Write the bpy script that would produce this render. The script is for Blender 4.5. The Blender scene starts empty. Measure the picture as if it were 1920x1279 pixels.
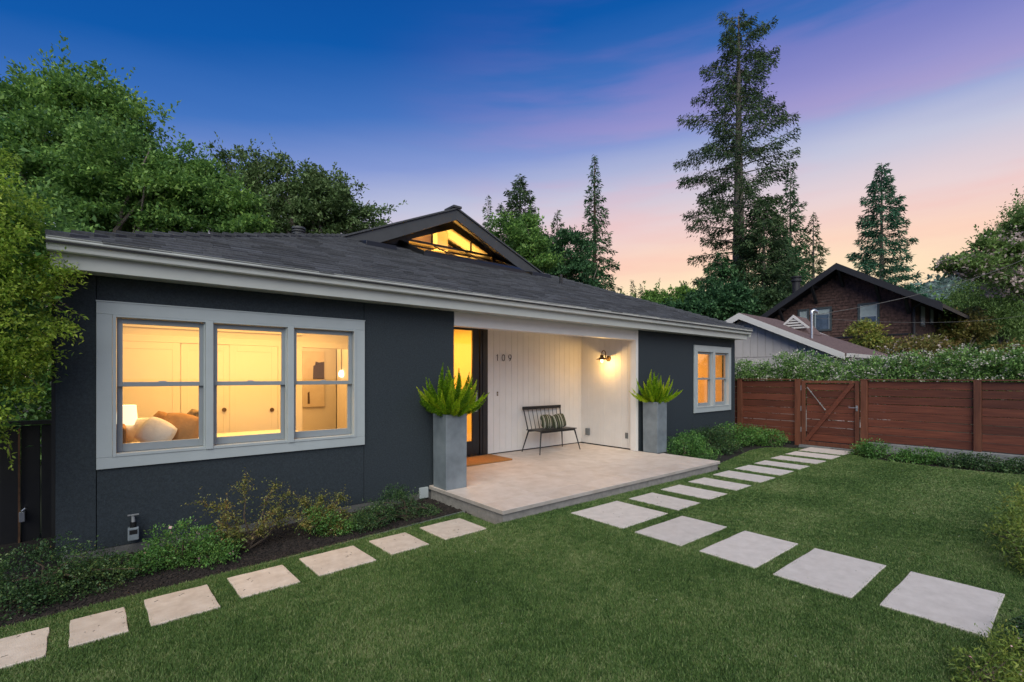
import bpy, math, random
import numpy as np
from mathutils import Vector, Matrix
random.seed(7); RNG = np.random.default_rng(11)
SC = bpy.context.scene
COL = SC.collection
pi = math.pi

# ------------------------------------------------------------------ camera
F_PX, YAW, HOR, EYE = 906.0, math.radians(50.25), 705.0, 1.65
cam_d = bpy.data.cameras.new('camera'); cam = bpy.data.objects.new('camera', cam_d); COL.objects.link(cam)
cam.location = (0, 0, EYE); cam.rotation_euler = (pi/2, 0, YAW - pi/2)
cam_d.sensor_width = 36; cam_d.lens = F_PX/1920*36; cam_d.shift_y = (HOR-639.5)/1920
cam_d.clip_start = .05; cam_d.clip_end = 3000
SC.camera = cam
cs, sn = math.cos(YAW), math.sin(YAW)
def ray(u, w):
    t = (u-960)/F_PX
    return Vector((cs+t*sn, sn-t*cs, (HOR-w)/F_PX))
def at(u, w, depth): return Vector((0,0,EYE)) + ray(u, w)*depth
def atY(u, w, y): r = ray(u, w); return Vector((0,0,EYE)) + r*(y/r.y)
def atX(u, w, x): r = ray(u, w); return Vector((0,0,EYE)) + r*(x/r.x)
def atZ(u, w, z): r = ray(u, w); return Vector((0,0,EYE)) + r*((z-EYE)/r.z)

# ------------------------------------------------------------------ colour helpers
def lin(r, g, b):
    f = lambda c: (c/255)/12.92 if c/255 <= .04045 else ((c/255+.055)/1.055)**2.4
    return (f(r), f(g), f(b), 1)

# ------------------------------------------------------------------ world: dusk sky
W = bpy.data.worlds.new('World'); SC.world = W; W.use_nodes = True
nt = W.node_tree; nt.nodes.clear()
def N(tree, typ, **kw):
    n = tree.nodes.new(typ)
    for k, v in kw.items(): setattr(n, k, v)
    return n
def math_n(tree, op, a, b=None, clamp=False):
    n = tree.nodes.new('ShaderNodeMath'); n.operation = op; n.use_clamp = clamp
    for i, v in enumerate((a, b)):
        if v is None: continue
        if isinstance(v, (int, float)): n.inputs[i].default_value = v
        else: tree.links.new(v, n.inputs[i])
    return n.outputs[0]
def ramp(tree, fac, stops, interp='LINEAR'):
    n = tree.nodes.new('ShaderNodeValToRGB'); cr = n.color_ramp; cr.interpolation = interp
    while len(cr.elements) < len(stops): cr.elements.new(.5)
    for e, (p, c) in zip(cr.elements, stops): e.position = p; e.color = c
    tree.links.new(fac, n.inputs[0]); return n.outputs[0]
def mixc(tree, fac, a, b, mode='MIX'):
    n = tree.nodes.new('ShaderNodeMix'); n.data_type = 'RGBA'; n.blend_type = mode; n.clamp_factor = True
    for i, v in ((0, fac), (6, a), (7, b)):
        if isinstance(v, (int, float)): n.inputs[i].default_value = v
        elif isinstance(v, tuple): n.inputs[i].default_value = v
        else: tree.links.new(v, n.inputs[i])
    return n.outputs[2]
SUN_EL, SUN_AZ = math.radians(52), math.radians(200)
tc = N(nt, 'ShaderNodeTexCoord'); nrm = N(nt, 'ShaderNodeVectorMath', operation='NORMALIZE')
nt.links.new(tc.outputs['Generated'], nrm.inputs[0])
dirv = nrm.outputs[0]
sep = N(nt, 'ShaderNodeSeparateXYZ'); nt.links.new(dirv, sep.inputs[0])
dot = N(nt, 'ShaderNodeVectorMath', operation='DOT_PRODUCT'); nt.links.new(dirv, dot.inputs[0]); dot.inputs[1].default_value = (.93, .36, 0)
zc = math_n(nt, 'MAXIMUM', sep.outputs[2], 0)
p = math_n(nt, 'ADD', zc, math_n(nt, 'MULTIPLY', math_n(nt, 'SUBTRACT', 1, dot.outputs['Value']), .22))
mpn = N(nt, 'ShaderNodeMapping'); nt.links.new(dirv, mpn.inputs[0]); mpn.inputs['Scale'].default_value = (1.2, 1.2, 9.5); mpn.inputs['Rotation'].default_value = (-.12, .10, .3)
nz = N(nt, 'ShaderNodeTexNoise'); nt.links.new(mpn.outputs[0], nz.inputs['Vector']); nz.inputs['Scale'].default_value = 1.5; nz.inputs['Detail'].default_value = 5; nz.inputs['Roughness'].default_value = .5
nzc = math_n(nt, 'SUBTRACT', nz.outputs[0], .5)
pw = math_n(nt, 'ADD', p, math_n(nt, 'MULTIPLY', nzc, .05))
base = ramp(nt, pw, [(0, lin(255,228,176)), (.17, lin(255,230,190)), (.235, lin(252,214,192)), (.30, lin(232,210,212)), (.37, lin(196,198,220)), (.45, lin(132,152,210)), (.54, lin(64,114,190)), (.64, lin(4,86,168)), (.76, lin(0,70,150)), (1, lin(2,48,118))])
cl = ramp(nt, nz.outputs[0], [(.40, (0,0,0,1)), (.62, (1,1,1,1))], 'EASE')
right = ramp(nt, dot.outputs['Value'], [(.55, (0,0,0,1)), (.97, (1,1,1,1))], 'EASE')
clf = math_n(nt, 'MULTIPLY', math_n(nt, 'MULTIPLY', cl, right), .50)
pink = ramp(nt, p, [(.15, lin(255,196,170)), (.32, lin(244,190,186)), (.48, lin(182,152,206)), (.7, lin(88,92,186))])
skyc = mixc(nt, clf, base, pink)
nish = N(nt, 'ShaderNodeTexSky', sky_type='NISHITA'); nish.sun_disc = False
nish.sun_elevation = SUN_EL; nish.sun_rotation = SUN_AZ; nish.air_density = 1
bg1 = N(nt, 'ShaderNodeBackground'); nt.links.new(skyc, bg1.inputs[0]); bg1.inputs[1].default_value = 1.0
bg2 = N(nt, 'ShaderNodeBackground'); nt.links.new(nish.outputs[0], bg2.inputs[0]); bg2.inputs[1].default_value = .004
ad = N(nt, 'ShaderNodeAddShader'); nt.links.new(bg1.outputs[0], ad.inputs[0]); nt.links.new(bg2.outputs[0], ad.inputs[1])
wo = N(nt, 'ShaderNodeOutputWorld'); nt.links.new(ad.outputs[0], wo.inputs[0])

sl = bpy.data.lights.new('sun', 'SUN'); sun = bpy.data.objects.new('sun', sl); COL.objects.link(sun)
sl.energy = 3.3; sl.angle = math.radians(62); sl.color = (1, .985, .87)
sdir = Vector((-.50, -.56, .66)).normalized()         # towards the light
sun.rotation_euler = sdir.to_track_quat('Z', 'Y').to_euler(); sun.location = (0, -5, 20)
vs = SC.view_settings; vs.view_transform = 'Standard'; vs.look = 'None'; vs.exposure = 0; vs.gamma = 1; vs.use_curve_mapping = False
SC.render.engine = 'CYCLES'

# ------------------------------------------------------------------ materials
MATS = {}
def base_mat(name):
    m = bpy.data.materials.new(name); m.use_nodes = True; t = m.node_tree; t.nodes.clear()
    out = N(t, 'ShaderNodeOutputMaterial'); b = N(t, 'ShaderNodeBsdfPrincipled'); t.links.new(b.outputs[0], out.inputs[0])
    MATS[name] = m; return m, t, b, out
def mat(name, col, rough=.6, var=.12, vscale=3., bump=0., bscale=60., metal=0., rand=0., col2=None, stretch=(1,1,1), spec=.5, detail=6, bdist=.01):
    m, t, b, out = base_mat(name)
    tcn = N(t, 'ShaderNodeTexCoord'); mp = N(t, 'ShaderNodeMapping'); t.links.new(tcn.outputs['Object'], mp.inputs[0]); mp.inputs['Scale'].default_value = stretch
    oi = N(t, 'ShaderNodeObjectInfo')
    if rand or stretch != (1,1,1):
        sc_ = N(t, 'ShaderNodeVectorMath', operation='SCALE'); sc_.inputs[3].default_value = 37.
        cx_ = N(t, 'ShaderNodeCombineXYZ'); t.links.new(oi.outputs['Random'], cx_.inputs[0]); t.links.new(oi.outputs['Random'], cx_.inputs[1])
        t.links.new(cx_.outputs[0], sc_.inputs[0]); t.links.new(sc_.outputs[0], mp.inputs['Location'])
    n1 = N(t, 'ShaderNodeTexNoise'); t.links.new(mp.outputs[0], n1.inputs['Vector']); n1.inputs['Scale'].default_value = vscale; n1.inputs['Detail'].default_value = detail; n1.inputs['Roughness'].default_value = .6
    c = tuple(col[:3])+(1,)
    if col2 is None:
        lo = tuple(x*(1-var) for x in c[:3])+(1,); hi = tuple(min(1, x*(1+var)) for x in c[:3])+(1,)
    else: lo, hi = c, tuple(col2[:3])+(1,)
    cc = ramp(t, n1.outputs[0], [(.32, lo), (.68, hi)])
    if rand:
        hs = N(t, 'ShaderNodeHueSaturation'); t.links.new(cc, hs.inputs['Color'])
        v = math_n(t, 'ADD', math_n(t, 'MULTIPLY', math_n(t, 'SUBTRACT', oi.outputs['Random'], .5), 2*rand), 1.)
        t.links.new(v, hs.inputs['Value']); cc = hs.outputs[0]
    t.links.new(cc, b.inputs['Base Color'])
    b.inputs['Roughness'].default_value = rough; b.inputs['Metallic'].default_value = metal; b.inputs['Specular IOR Level'].default_value = spec
    if bump:
        n2 = N(t, 'ShaderNodeTexNoise'); t.links.new(mp.outputs[0], n2.inputs['Vector']); n2.inputs['Scale'].default_value = bscale; n2.inputs['Detail'].default_value = 4
        bp = N(t, 'ShaderNodeBump'); bp.inputs['Strength'].default_value = bump; bp.inputs['Distance'].default_value = bdist
        t.links.new(n2.outputs[0], bp.inputs['Height']); t.links.new(bp.outputs[0], b.inputs['Normal'])
    return m
GAIN = 2.0
def leaf_mat(name, cols, trans=.35, rough=.5, nscale=.6, gain=None, orand=0., world=False):
    gain = gain or (GAIN if cols[-1][1] < .42 else 1.); cols = [tuple(min(.85, c*gain) for c in q[:3]) for q in cols]
    m, t, b, out = base_mat(name)
    g = N(t, 'ShaderNodeNewGeometry'); tcn = N(t, 'ShaderNodeTexCoord')
    n1 = N(t, 'ShaderNodeTexNoise'); t.links.new(tcn.outputs['Object'], n1.inputs['Vector']); n1.inputs['Scale'].default_value = nscale; n1.inputs['Detail'].default_value = 3
    f = math_n(t, 'ADD', math_n(t, 'MULTIPLY', g.outputs['Random Per Island'], .55), math_n(t, 'MULTIPLY', math_n(t, 'SUBTRACT', n1.outputs[0], .27), .95), True)
    if orand:
        oi = N(t, 'ShaderNodeObjectInfo'); f = math_n(t, 'ADD', f, math_n(t, 'MULTIPLY', math_n(t, 'SUBTRACT', oi.outputs['Random'], .5), orand), True)
    if world:
        t.links.new(g.outputs['Position'], n1.inputs['Vector']); n3 = N(t, 'ShaderNodeTexNoise'); t.links.new(g.outputs['Position'], n3.inputs['Vector']); n3.inputs['Scale'].default_value = 9; n3.inputs['Detail'].default_value = 3
        f = math_n(t, 'ADD', f, math_n(t, 'MULTIPLY', math_n(t, 'SUBTRACT', n3.outputs[0], .5), .5), True)
    k = len(cols)-1
    cc = ramp(t, f, [(i/k, tuple(c[:3])+(1,)) for i, c in enumerate(cols)])
    t.links.new(cc, b.inputs['Base Color']); b.inputs['Roughness'].default_value = rough; b.inputs['Specular IOR Level'].default_value = .35
    tr = N(t, 'ShaderNodeBsdfTranslucent'); t.links.new(cc, tr.inputs[0])
    mx = N(t, 'ShaderNodeMixShader'); mx.inputs[0].default_value = trans
    t.links.new(b.outputs[0], mx.inputs[1]); t.links.new(tr.outputs[0], mx.inputs[2]); t.links.new(mx.outputs[0], out.inputs[0])
    return m
def emit_mat(name, col, strength):
    m, t, b, out = base_mat(name)
    b.inputs['Base Color'].default_value = tuple(col[:3])+(1,); b.inputs['Emission Color'].default_value = tuple(col[:3])+(1,); b.inputs['Emission Strength'].default_value = strength
    return m
def glass_mat(name, tint=(1,1,1), refl=.08):
    m, t, b, out = base_mat(name)
    tr = N(t, 'ShaderNodeBsdfTransparent'); tr.inputs[0].default_value = tuple(tint)+(1,)
    gl = N(t, 'ShaderNodeBsdfGlossy'); gl.inputs['Roughness'].default_value = .01
    fr = N(t, 'ShaderNodeFresnel'); fr.inputs[0].default_value = 1.5
    f = math_n(t, 'ADD', math_n(t, 'MULTIPLY', fr.outputs[0], 1.3), refl-.04, True)
    g_ = N(t, 'ShaderNodeNewGeometry'); f = math_n(t, 'MULTIPLY', f, math_n(t, 'SUBTRACT', 1, g_.outputs['Backfacing']))
    mx = N(t, 'ShaderNodeMixShader'); t.links.new(f, mx.inputs[0]); t.links.new(tr.outputs[0], mx.inputs[1]); t.links.new(gl.outputs[0], mx.inputs[2]); t.links.new(mx.outputs[0], out.inputs[0])
    return m

M_wall = mat('dark_blue_grey_stucco', (.0145,.023,.030), .8, .10, 62, .9, 190, bdist=.006, rand=.04, col2=(.030,.042,.053), detail=5)
M_wallb = mat('dark_sheathing', (.012,.014,.016), .9)
M_trim = mat('pale_grey_trim_paint', (.395,.44,.455), .45, .04, 4, .08, 90)
M_sash = mat('sash_paint', (.26,.29,.31), .45, .05, 5)
M_white = mat('warm_white_paint', (.70,.675,.65), .5, .04, 3, .06, 70)
M_gut = mat('gutter_paint', (.56,.58,.56), .35, .06, 2.5)
M_fascia = mat('fascia_paint', (.47,.49,.465), .5, .06, 2)
M_shing = mat('asphalt_shingle', (.044,.047,.054), .9, .30, 40, .4, 220, rand=.34, col2=(.078,.082,.092))
M_shing2 = mat('asphalt_shingle_field', (.046,.049,.056), .9, .30, 30, .4, 160, col2=(.078,.082,.092), detail=6)
M_roofdeck = mat('roof_underlay', (.02,.02,.023), .9)
M_black = mat('black_painted_wood', (.014,.014,.015), .38, .1, 8)
M_metalblk = mat('black_metal', (.016,.016,.017), .38, .1, 10, metal=.2)
M_found = mat('grey_foundation', (.115,.115,.113), .9, .2, 8, .5, 80)
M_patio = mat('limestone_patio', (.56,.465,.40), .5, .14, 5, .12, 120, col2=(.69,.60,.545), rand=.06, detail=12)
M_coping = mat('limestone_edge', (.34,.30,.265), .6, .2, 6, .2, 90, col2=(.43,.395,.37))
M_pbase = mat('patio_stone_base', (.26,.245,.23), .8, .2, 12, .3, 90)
M_stone = mat('stepping_slab', (.565,.515,.475), .75, .1, 9, .3, 140, col2=(.675,.62,.58), rand=.06, detail=14)
M_stonew = mat('warm_stepping_slab', (.53,.445,.37), .75, .1, 9, .3, 140, col2=(.68,.595,.515), rand=.06, detail=14)
M_joint = mat('sandy_bedding', (.10,.10,.07), .95)
M_planter = mat('zinc_grey_planter', (.13,.155,.175), .5, .22, 3.5, .12, 60, col2=(.22,.255,.28), detail=9)
M_soil = mat('soil', (.012,.009,.007), .95, .4, 30, .8, 40)
M_mulch = mat('mulch', (.007,.006,.006), .95, .4, 20, 1., 60, col2=(.020,.015,.013))
M_chip = mat('bark_chip', (.012,.009,.008), .95, .4, 8, col2=(.028,.020,.017), rand=.6)
M_mat = mat('coir_mat', (.42,.185,.05), .95, .15, 40, .8, 160)
M_fence = mat('red_stained_cedar', (.085,.024,.014), .55, .2, 14, .25, 40, rand=.30, col2=(.175,.052,.028), stretch=(1,.15,3.2))
M_fencep = mat('red_stained_post', (.10,.033,.018), .55, .2, 5, .25, 40, rand=.15, col2=(.19,.068,.036), stretch=(3,3,.3))
M_conc = mat('concrete', (.17,.18,.19), .85, .15, 4, .4, 90, col2=(.27,.28,.285))
M_steel = mat('galvanised_steel', (.55,.57,.60), .32, .1, 10, metal=.85)
M_brass = mat('bronze', (.16,.10,.05), .4, .1, 10, metal=.6)
M_glass = glass_mat('window_glass')
M_glassr = glass_mat('window_glass_reflective', (1,.9,.75), .16)
M_int = mat('interior_cream_wall', (.80,.76,.68), .7, .02, 2)
M_intd = mat('interior_trim_cream', (.84,.80,.73), .55, .02, 2)
M_intfl = mat('interior_floor', (.25,.15,.08), .5)
M_linen = mat('white_linen', (.80,.77,.70), .9, .06, 6, .4, 30)
M_tan = mat('tan_cotton', (.42,.23,.09), .9, .12, 8, .4, 40)
M_grassbase = mat('turf_base', (.020,.035,.014), .95, .3, 9, .3, 80)
M_ground = mat('ground_cover', (.02,.028,.012), .95, .4, .6)
M_trunk = mat('bark', (.11,.09,.075), .9, .3, 3, .9, 12, col2=(.30,.26,.22), stretch=(3,3,.5), bdist=.05)
M_trunkred = mat('red_bark', (.07,.04,.03), .9, .3, 3, .9, 12, col2=(.15,.09,.065), stretch=(3,3,.5), bdist=.05)
M_twig = mat('twig', (.09,.065,.045), .85, .3, 20)
M_green = mat('green_plastic_box', (.14,.15,.155), .5)

G = lambda *a: a
L_bush = leaf_mat('bush_leaf', [(.06,.10,.014),(.14,.24,.03),(.28,.38,.06),(.42,.46,.10)], .45, .35, 1.1, gain=1.75)
L_big = leaf_mat('broad_tree_leaf', [(.012,.032,.010),(.034,.075,.020),(.078,.14,.032),(.16,.23,.055)], .38, .5, .35, gain=2.9)
L_oak = leaf_mat('oak_leaf', [(.012,.026,.010),(.030,.053,.018),(.060,.092,.035),(.11,.14,.06)], .3, .5, .35, gain=2.8)
L_con = leaf_mat('conifer_needle', [(.008,.025,.012),(.018,.05,.022),(.035,.085,.032),(.065,.125,.045)], .25, .6, .3, gain=2.2)
L_con2 = leaf_mat('redwood_needle', [(.010,.022,.012),(.020,.042,.018),(.042,.072,.028),(.08,.11,.045)], .25, .6, .3, gain=2.2)
L_con3 = leaf_mat('blue_conifer_needle', [(.010,.035,.022),(.02,.065,.038),(.04,.10,.055),(.07,.15,.08)], .25, .6, .3, gain=2.2)
L_jas = leaf_mat('jasmine_leaf', [(.02,.045,.012),(.05,.10,.025),(.10,.17,.05),(.20,.27,.10)], .3, .4, 1.5, gain=2.5)
L_flw = leaf_mat('white_flower', [(.55,.52,.42),(.75,.73,.66)], .3)
L_pinkf = leaf_mat('pink_flower', [(.5,.16,.18),(.75,.35,.34)], .3)
L_palepink = leaf_mat('pale_pink_flower', [(.50,.38,.36),(.72,.60,.56)], .3)
L_dk = leaf_mat('dark_shrub_leaf', [(.008,.020,.010),(.018,.042,.016),(.04,.078,.026),(.11,.15,.05)], .25, .35, 3.5)
L_dk2 = leaf_mat('green_shrub_leaf', [(.015,.045,.012),(.035,.09,.022),(.07,.15,.035),(.15,.24,.06)], .25, .35, 2.5)
L_abel = leaf_mat('bronze_green_leaf', [(.04,.06,.02),(.09,.11,.03),(.17,.16,.045),(.20,.08,.035)], .3, .4, 4, gain=1.6)
L_redsh = leaf_mat('bronze_shrub_leaf', [(.03,.05,.012),(.07,.08,.02),(.14,.12,.035),(.22,.12,.06)], .3, .45, 1.2)
L_yel = leaf_mat('olive_shrub_leaf', [(.03,.06,.012),(.10,.14,.03),(.22,.22,.05),(.34,.24,.06)], .3, .45, 1.2)
L_birch = leaf_mat('birch_leaf', [(.03,.06,.02),(.07,.12,.035),(.12,.19,.055),(.20,.27,.09)], .35, .5, .4, gain=1.9)
L_fern = leaf_mat('foxtail_needle', [(.08,.18,.008),(.20,.36,.014),(.38,.50,.02),(.55,.60,.05)], .4, .45, 5, gain=1.15, orand=.8)
L_grass = leaf_mat('turf_blade', [(.022,.048,.013),(.046,.096,.024),(.080,.152,.038),(.125,.20,.055),(.25,.28,.13)], .3, .5, 1.1, gain=1.38, orand=.75, world=True)
L_rose = leaf_mat('rosemary_leaf', [(.03,.06,.012),(.07,.11,.02),(.13,.17,.03),(.24,.22,.05)], .3, .45, 2)

# ------------------------------------------------------------------ object helpers
def wloc(o):
    v = Vector((0,0,0))
    while o is not None: v += Vector(o.location); o = o.parent
    return v
def thing(name, label, cat, loc=(0,0,0), group=None, kind=None):
    o = bpy.data.objects.new(name, None); COL.objects.link(o); o.location = loc; o.empty_display_size = .2
    tag(o, label, cat, group, kind); return o
def tag(o, label=None, cat=None, group=None, kind=None):
    if label: o['label'] = label
    if cat: o['category'] = cat
    if group: o['group'] = group
    if kind: o['kind'] = kind
    return o
class MB:
    def __init__(s): s.v = []; s.f = []
    def add(s, vs, fs):
        k = len(s.v); s.v += [tuple(v) for v in vs]; s.f += [tuple(i+k for i in f) for f in fs]; return s
    def box(s, x0, x1, y0, y1, z0, z1):
        return s.add([(x0,y0,z0),(x1,y0,z0),(x1,y1,z0),(x0,y1,z0),(x0,y0,z1),(x1,y0,z1),(x1,y1,z1),(x0,y1,z1)],
                     [(0,3,2,1),(4,5,6,7),(0,1,5,4),(1,2,6,5),(2,3,7,6),(3,0,4,7)])
    def hexa(s, pts): return s.add(pts, [(0,3,2,1),(4,5,6,7),(0,1,5,4),(1,2,6,5),(2,3,7,6),(3,0,4,7)])
    def bar(s, a, b, w, h, up=(0,0,1)):
        a, b, up = Vector(a), Vector(b), Vector(up); d = (b-a).normalized(); x = d.cross(up).normalized()*w/2; z = x.cross(d).normalized()*h/2
        return s.hexa([a-x-z, a+x-z, b+x-z, b-x-z, a-x+z, a+x+z, b+x+z, b-x+z])
    def tube(s, pts, r, n=8, cap=True):
        pts = [Vector(p_) for p_ in pts]; rs = r if isinstance(r, (list, tuple)) else [r]*len(pts)
        k0 = len(s.v); ref = None
        for i, p_ in enumerate(pts):
            d = (pts[min(i+1, len(pts)-1)]-pts[max(i-1, 0)]).normalized()
            if ref is None: ref = d.orthogonal().normalized()
            ref = (ref-d*ref.dot(d)).normalized(); q = d.cross(ref)
            for j in range(n):
                a = 2*pi*j/n; s.v.append(tuple(p_+(ref*math.cos(a)+q*math.sin(a))*rs[i]))
        for i in range(len(pts)-1):
            for j in range(n):
                a = k0+i*n+j; b = k0+i*n+(j+1)%n; s.f.append((a, b, b+n, a+n))
        if cap: s.f.append(tuple(k0+j for j in range(n))[::-1]); s.f.append(tuple(k0+(len(pts)-1)*n+j for j in range(n)))
        return s
    def lathe(s, prof, c=(0,0,0), n=24):
        k0 = len(s.v)
        for r, z in prof:
            for j in range(n):
                a = 2*pi*j/n; s.v.append((c[0]+r*math.cos(a), c[1]+r*math.sin(a), c[2]+z))
        for i in range(len(prof)-1):
            for j in range(n):
                a = k0+i*n+j; b = k0+i*n+(j+1)%n; s.f.append((a, b, b+n, a+n))
        return s
    def prismx(s, prof, x0, x1):   # profile in (y,z), extruded along x
        n = len(prof); s.add([(x0,y,z) for y, z in prof]+[(x1,y,z) for y, z in prof], [tuple(range(n)), tuple(range(n, 2*n))[::-1]]+[(i, i+n, (i+1)%n+n, (i+1)%n) for i in range(n)]); return s
    def prismy(s, prof, y0, y1):   # profile in (x,z)
        n = len(prof); s.add([(x,y0,z) for x, z in prof]+[(x,y1,z) for x, z in prof], [tuple(range(n)), tuple(range(n, 2*n))[::-1]]+[(i, i+n, (i+1)%n+n, (i+1)%n) for i in range(n)]); return s
    def prismz(s, prof, z0, z1):
        n = len(prof); s.add([(x,y,z0) for x, y in prof]+[(x,y,z1) for x, y in prof], [tuple(range(n))[::-1], tuple(range(n, 2*n))]+[(i, (i+1)%n, (i+1)%n+n, i+n) for i in range(n)]); return s
    def build(s, name, m, parent=None, bevel=0, smooth=False, label=None, cat=None, group=None, kind=None, cut=False):
        me = bpy.data.meshes.new(name); off = wloc(parent) if parent else Vector((0,0,0))
        me.from_pydata([tuple(Vector(v)-off) for v in s.v], [], s.f); me.update()
        if m: me.materials.append(m)
        import bmesh
        bm = bmesh.new(); bm.from_mesh(me); bmesh.ops.recalc_face_normals(bm, faces=bm.faces); bm.to_mesh(me); bm.free()
        if smooth:
            me.shade_smooth()
            try: me.set_sharp_from_angle(angle=math.radians(40))
            except Exception: pass
        o = bpy.data.objects.new(name, me); COL.objects.link(o); o.parent = parent
        if bevel:
            md = o.modifiers.new('bevel', 'BEVEL'); md.width = bevel; md.segments = 2; md.limit_method = 'ANGLE'
        tag(o, label, cat, group, kind); return o
def np_mesh(name, V, Fc, m, parent=None, nv=4, **kw):
    me = bpy.data.meshes.new(name); off = np.array(wloc(parent)) if parent else np.zeros(3)
    V = np.asarray(V, dtype=np.float32)-off; Fc = np.asarray(Fc, dtype=np.int32)
    me.vertices.add(len(V)); me.vertices.foreach_set('co', V.astype(np.float32).ravel())
    me.loops.add(Fc.size); me.loops.foreach_set('vertex_index', Fc.ravel())
    me.polygons.add(len(Fc)); me.polygons.foreach_set('loop_start', np.arange(0, Fc.size, Fc.shape[1], dtype=np.int32))
    me.update(calc_edges=True)
    if m: me.materials.append(m)
    o = bpy.data.objects.new(name, me); COL.objects.link(o); o.parent = parent
    tag(o, **{k: v for k, v in kw.items()}); return o
def copy_tree(o, parent=None):
    c = o.copy(); COL.objects.link(c); c.parent = parent
    for ch in list(o.children): copy_tree(ch, c)
    return c

# ------------------------------------------------------------------ foliage helpers
def unit(a): return a/np.maximum(np.linalg.norm(a, axis=1, keepdims=True), 1e-9)
def leaf_quads(C_, D, size, aspect=.5, fold=.15, upbias=.6):
    """one bent four-cornered leaf at each C_, pointing along D"""
    n = len(C_); D = unit(D); U = unit(RNG.normal(size=(n,3))*(1-upbias)+np.array([0,0,1.])*upbias)
    S = unit(np.cross(D, U)); Nn = np.cross(S, D)
    sz = (size*RNG.uniform(.65, 1.3, n))[:, None]
    b = C_; tip = C_+D*sz; l = C_+D*sz*.45+S*sz*aspect*.5+Nn*sz*fold; r = C_+D*sz*.45-S*sz*aspect*.5+Nn*sz*fold
    V = np.stack([b, l, tip, r], 1).reshape(-1, 3); Fc = np.arange(4*n).reshape(-1, 4); return V, Fc
def blob_points(blobs, n, nclump, cr, shell=.55, flat=.6, boughs=0, bsize=.30):
    """leaf positions in clumps near the surface of ellipsoids (cx,cy,cz,rx,ry,rz); with boughs the
    clumps gather on flattened lobes that stand out of each ellipsoid and leave gaps between them"""
    B = np.array(blobs, float); w = (B[:,3]*B[:,4]*B[:,5])**(2/3); w /= w.sum()
    if boughs:
        nb = max(6, boughs); qi = RNG.choice(len(B), nb, p=w); qd = unit(RNG.normal(size=(nb,3))+np.array([0,0,.15]))
        R_ = B[qi,3:6]; cen = B[qi,:3]+qd*R_*RNG.uniform(shell, 1.02, nb)[:,None]
        br = (R_.mean(1)*bsize*RNG.uniform(.6, 1.35, nb))[:,None]*np.array([1.15,1.15,.52])
        B2 = np.concatenate([cen, br], 1); wb = (br[:,0]*br[:,1])**.8; wb /= wb.sum()
        bi = RNG.choice(nb, nclump, p=wb); d = unit(RNG.normal(size=(nclump,3))+np.array([0,0,.35]))
        cc = B2[bi,:3]+d*B2[bi,3:6]*RNG.uniform(.45, 1.12, nclump)[:,None]
        B = B2
    else:
        bi = RNG.choice(len(B), nclump, p=w); d = unit(RNG.normal(size=(nclump,3)))
        rr = RNG.uniform(shell, 1., nclump)[:, None]; lump = 1+.16*np.sin(d[:,[0]]*7+bi[:,None])*np.cos(d[:,[2]]*6+d[:,[1]]*5)
        cc = B[bi,:3]+d*B[bi,3:6]*rr*lump
    ci = RNG.integers(0, nclump, n); P = cc[ci]+RNG.normal(size=(n,3))*cr*RNG.uniform(.5, 1.2, (n,1))*np.array([1,1,flat])
    out = unit(P-B[bi[ci],:3]); return P, out, cc
def foliage(name, blobs, n, nclump, cr, size, m, parent, aspect=.5, shell=.55, flat=.6, droop=0., boughs=0, bsize=.30, **kw):
    P, out, cc = blob_points(blobs, n, nclump, cr, shell, flat, boughs, bsize)
    D = out*.6+RNG.normal(size=P.shape)*.7; D[:,2] -= droop
    V, Fc = leaf_quads(P, D, size, aspect)
    np_mesh(name, V, Fc, m, parent, **kw); return cc
def branchy(base, targets, r0, m, parent, name='trunk', split=.45, n=6):
    """trunk from base to a fork, limbs out to the targets"""
    mb = MB(); b = Vector(base); c = sum((Vector(t) for t in targets), Vector())/len(targets)
    fork = b.lerp(c, split); fork.x = b.x*.6+fork.x*.4; fork.y = b.y*.6+fork.y*.4
    mb.tube([b, b.lerp(fork, .5)+Vector((.05,.02,0))*r0*4, fork], [r0*1.25, r0, r0*.75], n)
    for t in targets:
        t = Vector(t); mid = fork.lerp(t, .5)+Vector((random.uniform(-.1,.1), random.uniform(-.1,.1), .12))*(t-fork).length
        mb.tube([fork, mid, t], [r0*.6, r0*.34, r0*.08], n)
    return mb.build(name, m, parent, smooth=True)
def tree(label, group, base, blobs, n, nclump, cr, size, lm, tm=None, r0=.25, cat='tree', name='broadleaf_tree', limbs=9, **kw):
    t = thing(name, label, cat, base, group)
    kw.setdefault('boughs', int(34*len(blobs))); kw.setdefault('shell', .6)
    cc = foliage('crown', blobs, n, nclump, cr*.55, size, lm, t, **kw)
    ns = max(20, nclump//12); idx = RNG.integers(0, len(cc), ns); Lp, Ld = [], []
    ctr = np.mean(np.array(blobs)[:, :3], 0)
    for q in idx:
        o_ = cc[q]-ctr; o_ = o_/np.linalg.norm(o_)*.8+np.array([0,0,.55])+RNG.normal(size=3)*.25; ln = cr*RNG.uniform(1.2, 3.0)
        f = np.linspace(.1, 1, 14)[:,None]; pp_ = cc[q]+o_*ln*f+RNG.normal(size=(14,3))*.12*size*2; Lp.append(pp_); Ld.append(np.repeat(o_[None], 14, 0)+RNG.normal(size=(14,3))*.8)
    V, Fc = leaf_quads(np.concatenate(Lp), np.concatenate(Ld), size*.9, .5); np_mesh('shoots', V, Fc, lm, t)
    tg = [Vector(blobs[i % len(blobs)][:3])+Vector((random.uniform(-.7,.7)*blobs[i % len(blobs)][3], random.uniform(-.7,.7)*blobs[i % len(blobs)][4], random.uniform(-.2,.7)*blobs[i % len(blobs)][5])) for i in range(limbs)]
    branchy(base, tg, r0, tm or M_trunk, t); return t
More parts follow.
